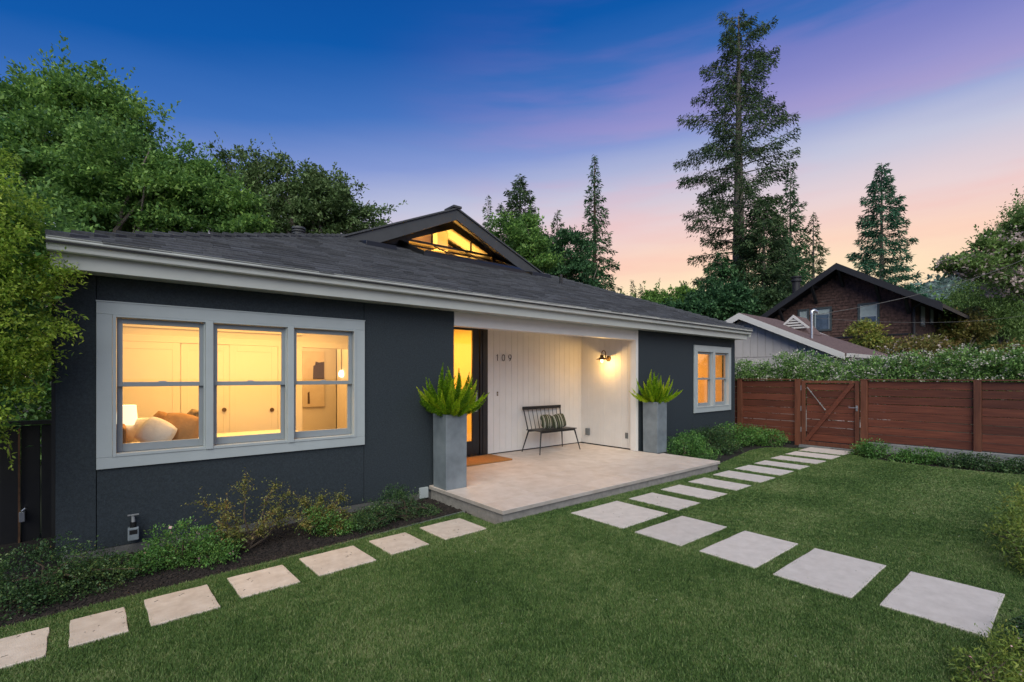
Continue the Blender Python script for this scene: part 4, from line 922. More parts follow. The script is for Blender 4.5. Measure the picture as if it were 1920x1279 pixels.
MB().box(FX-.062, FX-.051, GY0+.025, GY0+.065, .86, .98).tube([(FX-.062,GY0+.045,.93),(FX-.10,GY0+.045,.93),(FX-.10,GY0+.19,.93)], .010, 8).build('lever_handle', M_steel, gate, smooth=True)
for zz in (.35, .86, 1.36): MB().tube([(FX-.06,GY1+.006,zz-.06),(FX-.06,GY1+.006,zz+.06)], .008, 8).build('hinge', M_steel, gate)
MB().box(12.86, 13.12, 3.33, 4.57, -.08, -.018).build('gate_threshold', M_conc, kind='structure')

# dark side gate at the left of the house
sg = thing('side_gate', 'near-black board side gate in the shadow left of the house', 'gate', (-1.0, 7.0, 0))
for i in range(9): MB().box(-1.75+i*.15, -1.61+i*.15, 7.0, 7.02, -.05, 1.14+.0*i).build('board', M_black, sg, bevel=.003)
MB().box(-1.8, -.42, 6.95, 7.06, 1.15, 1.19).build('cap_rail', M_black, sg)
q = atY(35, 900, 6.94); MB().box(q.x-.008, q.x+.008, 6.97, 6.995, -.05, 1.13).build('rusty_strip', mat('rust', (.10,.05,.025), .8, .4, 20), sg)
q = atY(41, 970, 6.93); MB().box(q.x-.022, q.x+.022, 6.93, 6.995, q.z-.05, q.z+.05).tube([(q.x,6.93,q.z+.06),(q.x+.03,6.92,q.z+.09)], .012, 8).build('latch', M_steel, sg, bevel=.004)

# ================================================================== NEIGHBOUR HOUSE
NX = 16.0; NA = 7.33; NAZ = 3.66
M_nw = mat('pale_taupe_board', (.56,.52,.51), .7, .05, 3, .1, 50)
M_nroof = mat('brown_composite_roof', (.085,.055,.052), .9, .3, 14, .8, 60, col2=(.19,.125,.118), detail=9)
nb_ = thing('neighbour_house', 'low pale taupe neighbour house with brown roof beyond the fence', 'house', (19, 7.3, 0))
sN = .477
def nz_(y): return NAZ-abs(y-NA)*sN
MB().prismx([(4.75,0),(9.9,0),(9.9,nz_(9.9)-.12),(NA,NAZ-.12),(4.75,nz_(4.75)-.12)], NX+.02, 22).build('wall', M_nw, nb_)
yy = 4.78
while yy < 9.8:      # vertical boards over battens in the gable
    MB().prismx([(yy,2.26),(yy+.225,2.26),(yy+.225,min(nz_(yy+.225),nz_(yy))-.13+(abs(.0))),(yy,min(nz_(yy),nz_(yy+.225))-.13)], NX-.005, NX+.019).build('board', M_nw, nb_, bevel=.004) if nz_(yy)-.13 > 2.3 and nz_(yy+.225)-.13 > 2.3 else None; yy += .235
for k in range(4): MB().box(NX-.012, NX+.0185, 4.75, 9.9, 2.235-.2*(k+1), 2.25-.2*k-.02).build('siding_board', M_nw, nb_, bevel=.004)
MB().prismx([(4.40,nz_(4.40)+.02),(NA,NAZ+.03),(NA,NAZ-.17),(4.40,nz_(4.40)-.16)], NX-.36, NX-.31).build('barge_board', M_white, nb_)
MB().prismx([(10.2,nz_(10.2)+.02),(NA+.001,NAZ+.03),(NA+.001,NAZ-.17),(10.2,nz_(10.2)-.16)], NX-.36, NX-.31).build('barge_board', M_white, nb_)
# roof with hipped far end
yA, yB = 4.38, 10.25; xE = 21.2
MB().add([(NX-.34,yA,nz_(yA)+.03),(xE+.2,yA,nz_(yA)+.03),(xE-2.6,NA,NAZ+.04),(NX-.34,NA,NAZ+.04),(NX-.34,yA,nz_(yA)-.04),(xE+.2,yA,nz_(yA)-.04),(xE-2.6,NA,NAZ-.05),(NX-.34,NA,NAZ-.05)], [(0,1,2,3),(4,7,6,5),(0,4,5,1),(1,5,6,2),(2,6,7,3),(3,7,4,0)]).build('roof', M_nroof, nb_)
MB().add([(NX-.34,NA+.002,NAZ+.04),(xE-2.6,NA+.002,NAZ+.04),(xE+.2,yB,nz_(yB)),(NX-.34,yB,nz_(yB)),(xE+.2,yA,nz_(yA)+.03)], [(0,1,2,3),(1,4,2)]).build('roof', M_nroof, nb_)
MB().prismx([(4.37,nz_(4.37)+.03),(4.26,nz_(4.37)+.03),(4.28,nz_(4.37)-.07),(4.37,nz_(4.37)-.08)], NX-.30, xE+.1).build('gutter', M_white, nb_)
MB().tube([(NX+1.0,4.32,2.17),(NX+.75,4.55,2.05),(NX+.1,4.73,1.95),(NX+.05,4.73,1.0)], .035, 8).build('downpipe', M_white, nb_, smooth=True)
# louvred gable vent on its roof
vy = 6.35; vx = 17.6
q = atY(1487, 606, vy); vx = q.x
zb = nz_(vy)+.02
gv = MB().prismx([(vy-.50,zb),(vy-.5+.06,zb-.02),(vy,zb+.36),(vy+.5-.06,zb-.02),(vy+.50,zb),(vy,zb+.46)], vx, vx+.05).build('gable_vent', M_white, nb_)
MB().prismx([(vy-.48,zb-.2),(vy,zb+.44),(vy+.48,zb-.2)], vx+.06, vx+1.2).build('vent_roof', M_nroof, gv)
for k in range(4):
    w_ = .40-.1*k; MB().prismx([(vy-w_,zb+.0+k*.085),(vy+w_,zb+.0+k*.085),(vy+w_-.05,zb+.05+k*.085),(vy-w_+.05,zb+.05+k*.085)], vx+.012, vx+.04).build('louvre', M_white, gv)
# service mast
mq = atY(1522, 640, 5.45)
ms = thing('service_mast', 'grey conduit mast with a weatherhead rising from the neighbour roof', 'mast', (mq.x, 5.45, nz_(5.45)))
mz = atY(1522, 584, 5.45).z
MB().tube([(mq.x,5.45,nz_(5.45)-.05),(mq.x,5.45,mz-.08)], .035, 10).build('pipe', M_steel, ms, smooth=True)
MB().tube([(mq.x,5.45,mz-.1),(mq.x,5.45,mz),(mq.x+.05,5.41,mz+.03),(mq.x+.12,5.36,mz),(mq.x+.14,5.34,mz-.06)], [.05,.055,.055,.05,.03], 10).build('weatherhead', M_steel, ms, smooth=True)
M_wire = mat('grey_cable', (.12,.115,.11), .8)
def wire(label, a, b, sag=.3, r=.012):
    a, b = Vector(a), Vector(b); pts = [a.lerp(b, i/16)-Vector((0,0,sag*4*(i/16)*(1-i/16))) for i in range(17)]
    tag(MB().tube(pts, r, 5).build('power_line', M_wire), label, 'cable', 'overhead cables by the brown house')
wire('pale cable rising from the weatherhead across the brown gable', (mq.x+.12,5.36,mz-.1), at(1960, 468, 23), .35, .010)
wire('thin dark cable crossing just above the brown roof edge', at(1540, 566, 26), at(1960, 440, 27), .4, .008)
wire('thin cable low across the side wall of the brown house', (mq.x+.12,5.36,mz-.2), at(1960, 585, 24), .3, .006)
tag(MB().box(NX-.01,NX+.0,5.0,5.16,2.0,2.06).tube([(NX-.01,5.03,2.03),(NX-.12,5.0,2.0)],[.03,.05],8).tube([(NX-.01,5.13,2.03),(NX-.12,5.16,2.0)],[.03,.05],8).build('security_light', M_steel), 'small twin floodlight on the taupe gable wall', 'light')

# ================================================================== BROWN HOUSE
BX = 30.0
M_bs = mat('brown_cedar_shingle', (.042,.024,.020), .9, .3, 6, .3, 40, col2=(.125,.068,.056), rand=.3, detail=9)
M_bt = mat('near_black_trim', (.018,.018,.022), .6, .1, 5)
bh = thing('shingled_house', 'two storey dark brown shingled house with a black-trimmed gable', 'house', (34, 8, 0))
apy, apz = 8.53, 7.45; sB = .60
lw, rw_ = 12.6, 5.66
def bz(y): return apz-abs(y-apy)*(.632 if y > apy else .62)
MB().prismx([(rw_,0),(12.8,0),(12.8,bz(12.8)-.15),(apy,apz-.15),(rw_,bz(rw_)-.15)], BX+.03, 38).build('wall', M_wallb, bh)
wall_b = [c for c in bh.children][0]
WINS = [(atX(1630,575,BX), (1613,1645,573,609)), (None, (1528,1556,581,617)), (None, (1500,1514,584,607))]
wr = []
for _, (u0,u1,w0,w1) in WINS:
    a = atX(u0,w0,BX); b = atX(u1,w1,BX); wr.append((b.y, a.y, b.z, a.z))
rgb = random.Random(8); field = MB(); cnt = 0
zrow = 2.6
rows = []
while zrow < apz-.25:
    yy = rw_
    while yy < 12.7:
        w_ = rgb.uniform(.14,.26); y1 = min(yy+w_, 12.75); zt = min(bz(yy), bz(y1))-.2
        z1 = min(zrow+.20, zt)
        if z1 > zrow+.03 and not any(a-.05 < (yy+y1)/2 < b+.05 and c-.05 < zrow+.08 < d_+.02 for a, b, c, d_ in wr):
            o_ = rgb.uniform(-.012,.012); th = rgb.uniform(.02,.035)
            rows.append([(BX-th,yy+.004,zrow+o_),(BX-th,y1-.004,zrow+o_),(BX+.029,y1-.004,zrow+o_),(BX+.029,yy+.004,zrow+o_),(BX+.01,yy+.004,z1),(BX+.01,y1-.004,z1),(BX+.029,y1-.004,z1),(BX+.029,yy+.004,z1)])
        yy = y1
    zrow += .155
for hx in rows: field.hexa(hx)
o = field.build('shingle_cladding', M_bs, bh, kind='stuff')
# side wall (facing the garden side, runs away from us)
sw = MB(); z_ = 2.2
while z_ < 5.4:
    xx = BX+.03
    while xx < 37.9:
        w_ = rgb.uniform(.14,.28); o_ = rgb.uniform(-.01,.01); sw.box(xx+.004, xx+w_-.004, rw_-rgb.uniform(.015,.03), rw_-.001, z_+o_, z_+.15); xx += w_
    z_ += .155
sw.build('shingle_cladding', M_bs, bh, kind='stuff')
MB().box(BX-.04, 38, rw_-.05, 12.7, atX(1640,628,BX).z-.08, atX(1640,628,BX).z).build('belly_board', M_bt, bh)
# roof slabs
for sgn, ye in ((-1, 4.35), (1, 12.9)):
    ze = bz(ye); 
    MB().hexa([(BX-1.0,ye,ze-.1),(39.2,ye,ze-.1),(39.2,apy,apz-.1),(BX-1.0,apy,apz-.1),(BX-1.0,ye,ze+.08),(39.2,ye,ze+.08),(39.2,apy,apz+.08),(BX-1.0,apy,apz+.08)]).build('roof', M_bt, bh)
    MB().hexa([(BX-1.05,ye,ze-.26),(BX-.98,ye,ze-.26),(BX-.98,apy,apz-.26),(BX-1.05,apy,apz-.26),(BX-1.05,ye,ze+.02),(BX-.98,ye,ze+.02),(BX-.98,apy,apz+.02),(BX-1.05,apy,apz+.02)]).build('barge_board', M_bt, bh)
for yb in (11.4, 9.75+.0, 6.9, 5.75, 8.5):
    zz = bz(yb)-.16; MB().bar((BX-.95,yb,zz), (BX-.02,yb,zz), .14, .14).bar((BX-.8,yb,zz-.05), (BX-.04,yb,zz-.85), .12, .12, up=(0,1,0)).build('bracket', M_bt, bh)
# low left wing roof
MB().hexa([(BX-.6,12.85,4.95),(38,12.85,4.95),(38,17.5,4.35),(BX-.6,17.5,4.35),(BX-.6,12.85,5.1),(38,12.85,5.1),(38,17.5,4.5),(BX-.6,17.5,4.5)]).build('roof', M_bt, bh)
MB().box(BX+.2, 38, 12.8, 17.2, 0, 4.4).build('wing_wall', M_bs, bh)
M_dkglass = mat('dark_window_glass', (.10,.13,.15), .08, .5, 2.5, col2=(.02,.03,.03), spec=1)
M_blind = mat('pale_blind', (.36,.42,.42), .7, .1, 6)
M_wframe = mat('green_grey_frame', (.06,.075,.08), .6)
for i, (a, b, c, d_) in enumerate(wr):
    wn = MB().box(BX-.06, BX+.02, a-.10, a, c-.1, d_+.1).box(BX-.06, BX+.02, b, b+.10, c-.1, d_+.1).box(BX-.06, BX+.02, a, b, d_, d_+.1).box(BX-.06, BX+.02, a, b, c-.1, c).build('window', M_wframe, bh)
    zm_ = c+(d_-c)*(.45 if i != 1 else .75)
    MB().box(BX-.03, BX+.01, a, b, zm_-.03, zm_+.03).box(BX-.035, BX+.01, a, a+.05, c, d_).box(BX-.035, BX+.01, b-.05, b, c, d_).build('sash', M_trim, wn)
    MB().box(BX-.012, BX+.025, a, b, zm_, d_).build('blind', M_blind, wn); MB().box(BX-.010, BX+.025, a, b, c, zm_-.001).build('pane', M_blind if i == 2 else M_dkglass, wn)
for (u0, u1, w0, w1) in ((1724,1731,574,610),(1742,1747,580,606),(1757,1762,588,618)):
    a = atY(u0,w0,rw_); b = atY(u1,w1,rw_)
    wn = MB().box(a.x-.12, b.x+.12, rw_-.06, rw_-.031, b.z-.1, a.z+.1).build('window', M_wframe, bh)
    MB().box(a.x, b.x, rw_-.075, rw_-.061, b.z, a.z).build('pane', M_blind, wn)
MB().tube([(BX-.1,rw_-.12,2.6),(BX-.1,rw_-.12,4.95),(BX-.5,rw_-.7,5.25),(BX-.8,4.45,5.0)], .06, 8).build('downpipe', M_bt, bh, smooth=True)
cq = atX(1493, 555, 33.0); MB().lathe([(.22,-1.8),(.22,.9),(.30,.9),(.30,1.02),(.24,1.03),(.24,1.12),(.31,1.13),(.31,1.2),(0,1.25)], (cq.x, cq.y, cq.z), 16).build('chimney', M_bt, bh, smooth=True)

# ================================================================== VEGETATION
# big bush at far left
bb = [(-.93,5.28,2.70,.47,.32,.5),(-1.30,5.45,3.38,.62,.5,.55),(-1.06,5.55,2.45,.76,.6,.95),(-1.24,5.55,3.08,.66,.6,.72),(-1.05,5.55,2.05,.72,.6,.75),(-1.22,5.55,1.55,.70,.6,.60),(-1.34,5.55,1.1,.62,.55,.45)]
t = thing('bush', 'tall yellow-green leafy bush at the left edge overhanging the gutter end', 'bush', (-1.4,5.8,0))
foliage('foliage', bb, 85000, 7500, .042, .034, L_bush, t, aspect=.44, shell=.72, flat=.8, droop=.35, boughs=420, bsize=.17)
foliage('inner_foliage', [(-1.1,5.75,2.5,.68,.45,1.3),(-1.25,5.75,1.6,.62,.45,.8)], 16000, 1200, .1, .06, L_dk2, t, aspect=.5, shell=.3)
branchy((-1.4,5.8,-.05), [(-1.1,5.6,3.3),(-1.5,5.9,3.6),(-.9,5.5,2.4),(-1.0,5.7,1.6),(-1.6,5.6,2.8)], .05, M_trunk, t, 'stem')
spr = MB(); LP, LD = [], []
for (u0,w0,u1,w1) in ((60,480,150,512),(60,520,135,545),(55,540,160,598),(60,560,130,590),(60,500,120,470),(15,830,22,880),(60,620,100,640),(40,700,80,735)):
    a = atY(u0,w0,5.55); b = atY(u1,w1,5.42); spr.tube([a, a.lerp(b,.5)+Vector((0,0,.03)), b], [.005,.003,.0015], 5)
    for k in range(26):
        f = k/25; c = np.array(a.lerp(b, f))+RNG.normal(size=3)*.006; LP.append(c); LD.append(np.array(b-a)/(b-a).length*.6+RNG.normal(size=3)*.7)
V, Fc = leaf_quads(np.array(LP), np.array(LD), .042, .4); np_mesh('sprig_leaves', V, Fc, L_bush, t); spr.build('sprig', M_twig, t)

shrub('hedge', 'shadowed green hedge seen behind the black side gate', None, (-2.2,9.5,-.07), [(-1.6,9.3,1.6,1.0,.8,1.7),(-2.8,9.5,2.2,1.0,.9,2.0),(-1.7,9.6,3.0,1.0,.8,1.3)], 12000, 700, .12, .08, L_dk2, stems=8, cat='hedge', shell=.5)
shrub('hedge', 'tall green hedge rising left of the house wall', None, (-1.6,13.5,-.07), [(-1.6,13.5,1.8,1.8,1.2,2.0),(-2.9,13.5,3.6,2.0,1.2,2.4),(-1.2,13.8,3.4,1.4,1.0,2.0)], 34000, 2200, .2, .13, L_big, stems=8, cat='hedge', shell=.5)
# bed shrubs along the house
def blob_px(u, w, y, rx, ry, rz_): q = atY(u, w, y); return (q.x, q.y, q.z, rx, ry, rz_)
shrub('shrub', 'dark glossy spreading shrub at the house corner, leftmost in the bed', 'shrubs in the bed below the big window', (-.35,5.25,-.05), [(-.42,5.2,.12,.42,.33,.26),(-.05,5.25,.02,.34,.26,.15),(-.62,4.98,.0,.34,.28,.20),(-.15,5.08,.04,.35,.27,.17)], 15000, 1100, .03, .021, L_dk, stems=16)
shrub('shrub', 'green shrub with pink blooms below the hose timer', 'shrubs in the bed below the big window', (.50,5.25,-.05), [(.50,5.25,.12,.34,.28,.22),(.30,5.25,.03,.24,.2,.13),(.72,5.12,.06,.25,.22,.16)], 8500, 600, .028, .023, L_dk2, flowers=(L_pinkf, 26, .030), stems=14)
# leggy bronze shrub
def leggy(name, label, base, tips, n, m, size, seed, r=.012):
    rg = random.Random(seed); t = thing(name, label, 'shrub', base, 'shrubs in the bed below the big window'); mb = MB(); LP, LD = [], []
    b = Vector(base)
    for tp in tips:
        tp = Vector(tp); prev = b; pts = [b]
        for k in range(1, 6):
            f = k/5; q = b.lerp(tp, f)+Vector((rg.uniform(-.03,.03), rg.uniform(-.03,.03), rg.uniform(-.02,.03)+.10*math.sin(f*pi)*(tp-b).length)); pts.append(q)
        mb.tube(pts, [r, r*.8, r*.6, r*.45, r*.3, r*.12], 6)
        for k in range(n):
            f = rg.uniform(.35,1)**.8*5; i = min(4, int(f)); c = pts[i].lerp(pts[i+1], f-i)
            d_ = Vector((rg.gauss(0,1), rg.gauss(0,1), rg.gauss(.2,.7))).normalized()*rg.uniform(.03,.15)
            if k % 6 == 0: mb.tube([c, c+d_*.6, c+d_], [.0025,.002,.001], 3, False)
            for q in range(5): LP.append(np.array(c+d_*(q/4))+RNG.normal(size=3)*.008); LD.append(np.array(d_)*3+RNG.normal(size=3)*.5)
    V, Fc = leaf_quads(np.array(LP), np.array(LD), size, .5); np_mesh('foliage', V, Fc, m, t); mb.build('stem', M_twig, t, smooth=True); return t
b0 = atZ(465, 1030, -.04)
tips = [atY(*q_) for q_ in ((375,935,5.35),(420,950,5.2),(455,900,5.45),(520,905,5.5),(545,925,5.5),(560,955,5.3),(410,985,5.15),(500,985,5.1),(440,1000,5.05),(395,1000,5.2),(590,960,5.4),(520,950,5.25))]
leggy('shrub', 'leggy bronze and yellow-green shrub with bare arching stems', tuple(b0), tips, 52, L_abel, .025, 4)
b1 = atZ(600, 1000, -.04)
tips = [atY(*q_) for q_ in ((560,940,5.45),(600,930,5.4),(640,935,5.45),(650,965,5.3),(610,975,5.15),(570,985,5.1),(660,985,5.2),(630,995,5.1),(590,960,5.3),(625,950,5.3))]
leggy('shrub', 'bushy bronze-green shrub right of the leggy one', tuple(b1), tips, 85, L_abel, .025, 6)
shrub('shrub', 'low green clump under the bronze-green shrub', 'shrubs in the bed below the big window', tuple(b1+Vector((.05,.1,0))), [blob_px(600,975,5.25,.22,.2,.14),blob_px(635,985,5.2,.2,.18,.12)], 2600, 160, .03, .024, L_dk2, stems=8, flowers=(L_pinkf, 10, .02))
shrub('shrub', 'dark feathery green shrub nearest the patio in the left bed', 'shrubs in the bed below the big window', (2.75,5.25,-.05), [blob_px(740,950,5.3,.34,.26,.17),blob_px(700,968,5.15,.30,.22,.12),blob_px(795,962,5.25,.22,.2,.08),blob_px(745,925,5.4,.16,.16,.10),blob_px(680,978,5.1,.18,.15,.08)], 11000, 700, .03, .019, L_dk, stems=18)
# right bed shrubs
GR = 'shrubs in the bed right of the patio'
shrub('shrub', 'dense green shrub beside the right planter', GR, (9.0,5.35,-.04), [(8.95,5.25,.20,.42,.38,.26),(9.35,5.4,.24,.40,.35,.26),(9.1,4.95,.08,.35,.25,.16)], 6500, 380, .05, .036, L_dk2, stems=12)
shrub('shrub', 'dark loose shrub under the small right window', GR, (10.2,5.45,-.04), [(10.1,5.45,.25,.48,.34,.28),(10.7,5.5,.22,.42,.3,.26),(10.3,5.1,.10,.4,.25,.17)], 6000, 340, .06, .040, L_dk, stems=14)
shrub('shrub', 'spreading green shrub at the far house corner', GR, (11.5,5.5,-.04), [(11.4,5.45,.25,.5,.36,.30),(11.9,5.35,.18,.4,.34,.24)], 4500, 260, .06, .042, L_dk2, stems=12)
shrub('shrub', 'bright green low shrub in front of the short fence section', GR, (12.4,5.0,-.04), [(12.35,5.0,.12,.42,.36,.20),(12.5,5.35,.16,.3,.3,.22)], 3500, 220, .06, .042, L_dk2, stems=10)
# strip along the long fence
GF = 'low plants along the foot of the long fence'
for i, (yy, rr, lab) in enumerate(((2.95,.30,'bright feathery low plant just right of the gate'),(2.2,.42,'low green plant at the fence foot, second from the gate'),(1.45,.44,'low green plant in front of the middle fence post'),(.7,.44,'dark low plant at the fence foot right of the middle post'),(-.1,.44,'dark low plant at the fence foot at the frame edge'),(-.9,.45,'dark low plant at the fence foot furthest from the gate'))):
    hz = .20 if i == 0 else .13
    shrub('low_plant', lab, GF, (12.3,yy,-.04), [(12.25,yy,.04+hz*.3,.36,rr,hz),(12.05,yy+.1,.0+hz*.2,.26,rr*.9,hz*.8)], 2600, 200, .05, .042, L_dk2 if i in (0,1) else L_dk, stems=6)
# right edge / bottom right plants
t = shrub('rosemary_bush', 'feathery olive-green bush at the right edge of the lawn', None, (6.3,.32,-.03), [(6.15,.22,.12,.42,.30,.24),(6.7,.32,.18,.5,.30,.28),(7.4,.35,.2,.5,.3,.3),(5.9,.10,.10,.35,.25,.22)], 9000, 500, .05, .045, L_rose, aspect=.22, stems=20)
t = shrub('rosemary_bush', 'olive bush with small pink flowers at the bottom right corner', None, (3.6,.40,-.04), [(3.66,.36,.03,.22,.15,.12),(3.95,.28,.05,.26,.14,.14),(3.4,.38,-.02,.16,.12,.08)], 4200, 300, .03, .030, L_rose, aspect=.25, flowers=(L_pinkf, 46, .014), stems=14, r=.003)
t = shrub('flowering_plant', 'small plant with white blossoms at the bottom right edge', None, (4.3,.22,-.04), [(4.35,.20,.06,.22,.12,.12)], 1500, 120, .03, .028, L_dk, flowers=(L_flw, 60, .016), stems=6)

# jasmine hedge above the fence
hg = thing('jasmine_hedge', 'star jasmine hedge with white flowers topping the red fence', 'hedge', (13.8, 2, 0))
def htop(y): 
    pts = [(-4,2.22),(-1,2.22),(.3,2.2),(1.0,2.25),(1.9,2.22),(2.8,2.12),(3.6,2.02),(4.2,2.10),(4.75,2.34),(5.1,2.36),(5.5,2.12),(6.0,2.0),(6.4,2.08),(6.8,2.12),(7.4,2.1),(9,2.1)]
    return float(np.interp(y, [a for a, _ in pts], [b for _, b in pts]))
hb_ = []
yy = -1.6
while yy < 7.9:
    tz = htop(yy)*random.uniform(.97,1.03); hb_.append((13.75, yy, tz-.42, .48, .32, .42)); hb_.append((13.7, yy+.1, tz-1.0, .45, .35, .5)); yy += .27
foliage('foliage', hb_, 64000, 6500, .055, .060, L_jas, hg, aspect=.5, shell=.75)
Pf, out, _ = blob_points([(a-.04,b,c+.02,d*1.13,e*1.1,f*1.1) for a,b,c,d,e,f in hb_], 15000, 3200, .045, .97); V, Fc = leaf_quads(Pf, RNG.normal(size=Pf.shape), .035, .9, .2); np_mesh('flowers', V, Fc, L_flw, hg)
foliage('inner_foliage', [(a+.15,b,c,d*.7,e,f) for a,b,c,d,e,f in hb_], 16000, 1500, .09, .085, L_dk2, hg, shell=.2)
mb = MB()
for k in range(30): y_ = -3.6+k*.37; mb.tube([(13.8,y_,-.07),(13.75,y_+.1,.9),(13.7,y_-.1,1.5)], [.015,.012,.006], 5)
mb.build('stem', M_twig, hg)

# shrubs and trees beyond the hedge, right
def bpx(u, w, dep, rx, ry, rz_): q = at(u, w, dep); return (q.x, q.y, q.z, rx, ry, rz_)
shrub('shrub', 'small olive and yellow shrub against the brown shingled wall', None, (at(1625,650,24)[0], at(1625,650,24)[1], 0), [bpx(1622,628,24,.7,.7,.75),bpx(1655,652,24,.6,.6,.5)], 2600, 200, .12, .14, L_yel, stems=10, r=.02)
shrub('shrub', 'wide bronze-green shrub with pale blossom behind the hedge', None, (at(1705,690,19)[0], at(1705,690,19)[1], 0), [bpx(1710,668,19,1.2,1.2,.75),bpx(1685,672,19,.8,.8,.55),bpx(1740,655,19,.7,.7,.6)], 8000, 520, .12, .11, L_redsh, flowers=(L_palepink, 380, .10), stems=12, r=.02)
shrub('shrub', 'dull red-green shrub behind the hedge at the right edge', None, (at(1905,690,18)[0], at(1905,690,18)[1], 0), [bpx(1905,672,18,1.0,1.0,.6),bpx(1870,680,18,.7,.7,.4)], 4000, 300, .12, .11, L_redsh, stems=8, r=.02)
tree('small bronze-leaved tree between the brown house and the birch', None, (at(1790,690,27)[0], at(1790,690,27)[1], 0), [bpx(1790,632,27,1.3,1.2,1.0),bpx(1820,612,27,1.0,1.0,1.0),bpx(1765,655,27,.9,.9,.7)], 6000, 420, .2, .17, L_redsh, r0=.08)
tree('large weeping birch with fine pale green leaves at the right edge', None, (at(1880,690,32)[0], at(1880,690,32)[1], 0), [bpx(1880,560,32,2.6,2.6,2.6),bpx(1930,500,32,2.8,2.6,2.8),bpx(1850,620,32,2.0,2.0,2.2),bpx(1920,620,32,2.4,2.4,2.6),bpx(1960,430,32,2.2,2.2,2.2)], 42000, 2600, .35, .17, L_birch, droop=.9, aspect=.35, flat=2.2, r0=.14)
tree('tree with pinkish faded blossom reaching in from the right edge', None, (at(2030,690,25)[0], at(2030,690,25)[1], 0), [bpx(1885,470,25,1.3,1.2,.9),bpx(1930,420,25,1.2,1.2,1.1),bpx(1830,500,25,1.2,1.0,.65),bpx(1780,498,25,.7,.7,.45),bpx(1900,530,25,1.3,1.1,.7),bpx(1840,470,25,.7,.7,.5)], 11000, 520, .26, .20, L_birch, r0=.07, limbs=14, shell=.4)
Pq, oq, _ = blob_points([bpx(1885,470,25,1.3,1.2,.9),bpx(1830,500,25,1.2,1.0,.65),bpx(1780,498,25,.7,.7,.45),bpx(1900,530,25,1.3,1.1,.7)], 1700, 200, .2, .7)
V, Fc = leaf_quads(Pq, RNG.normal(size=Pq.shape), .17, .7); np_mesh('blossom', V, Fc, L_palepink, [o for o in COL.objects if o.get('label') == 'tree with pinkish faded blossom reaching in from the right edge'][0])
for k, (u, w, dp, r_, lab) in enumerate(((1768,612,40,2.0,'green tree directly behind the brown house corner'),(1815,600,48,2.6,'pale green tree in the distance left of the birch'))):
    tree(lab, 'trees beyond the brown house', (at(u,690,dp)[0], at(u,690,dp)[1], 0), [bpx(u,w,dp,r_,r_,r_),bpx(u+25,w+40,dp,r_,r_,r_)], 7000, 500, .5, .36, L_big if k != 1 else L_birch, r0=.25)

# hill
hv, hf = [], []; nx_, ny_ = 60, 40
rgh = np.random.default_rng(5)
for j in range(ny_):
    for i in range(nx_):
        a = i/(nx_-1)*2-1; b_ = j/(ny_-1)*2-1
        q = at(1740+520*a, 705, 330+110*b_); prof = math.exp(-((a-.35)*1.2)**2)*max(0, 1-abs(b_))
        z_ = -1+80*prof+3*math.sin(i*1.3)*math.cos(j*.9)*prof*1.2+rgh.normal()*1.2*prof
        hv.append((q.x, q.y, z_))
for j in range(ny_-1):
    for i in range(nx_-1): a = j*nx_+i; hf.append((a, a+1, a+nx_+1, a+nx_))
mbh = MB(); mbh.v = hv; mbh.f = hf; M_hill = mat('haze_tinted_hill', (.05,.085,.075), .95, .3, .08, col2=(.11,.15,.14)); mbh.build('hill', M_hill, kind='structure', smooth=True)  # bluish green base colour stands in for distance haze
HP = np.array([hv[i] for i in rgh.integers(0, len(hv), 42000)])+rgh.normal(size=(42000,3))*np.array([7,7,1.6]); HP = HP[HP[:,2] > 3]
V, Fc = leaf_quads(HP, rgh.normal(size=HP.shape), 2.4, .8); np_mesh('distant_wood', V, Fc, leaf_mat('haze_tinted_hill_leaf', [(.05,.09,.075),(.09,.14,.115),(.13,.18,.15)], .1), kind='stuff', label='woodland covering the far hill, leaves tinted bluish for haze', cat='woodland')  # haze is painted into these leaf colours too

# left trees behind the house
GLt = 'trees behind the left side of the house'
def TR(lab, u, dep, blobs, n, ncl, cr, size, lm, **kw): q = at(u, 700, dep); return tree(lab, GLt, (q.x, q.y, 0), blobs, n, ncl, cr, size, lm, **kw)
TR('tall airy dark green tree at the upper left, highest of the group', 150, 25, [bpx(150,240,25,3.0,3.0,2.6),bpx(60,240,25,2.6,2.6,2.4),bpx(160,165,25,1.3,1.3,1.0),bpx(30,170,25,1.5,1.5,1.0),bpx(215,215,25,1.3,1.3,1.0),bpx(80,330,25,3.0,3,2.2)], 42000, 2200, .42, .22, L_big, r0=.28, limbs=22, shell=.45)
TR('broad bright green tree just above the gutter at left', 180, 21, [bpx(230,320,21,2.3,2.2,1.7),bpx(160,390,21,2.4,2.2,1.3),bpx(300,370,21,2.1,2.1,1.5),bpx(90,420,21,2.0,2,1.3),bpx(240,430,21,2.2,2,1.1)], 42000, 2000, .33, .18, L_big, r0=.24, limbs=16, shell=.5)
TR('mid green rounded tree centre left above the roof line', 380, 23, [bpx(370,390,23,2.0,2,2.0),bpx(420,410,23,1.9,1.9,1.6),bpx(330,340,23,1.9,1.9,1.6),bpx(450,440,23,1.5,1.5,1.0),bpx(360,315,23,1.0,1,.9)], 30000, 1500, .33, .18, L_big, r0=.22, limbs=12, shell=.5)
TR('sparse grey-green oak with sky showing through, behind the roof', 480, 30, [bpx(455,310,30,1.5,1.5,1.1),bpx(500,330,30,1.6,1.6,1.1),bpx(470,370,30,2.0,2,1.5),bpx(430,300,30,.9,.9,.7),bpx(410,350,30,1.3,1.3,1.3)], 9000, 420, .34, .22, L_oak, r0=.22, limbs=20, shell=.4)
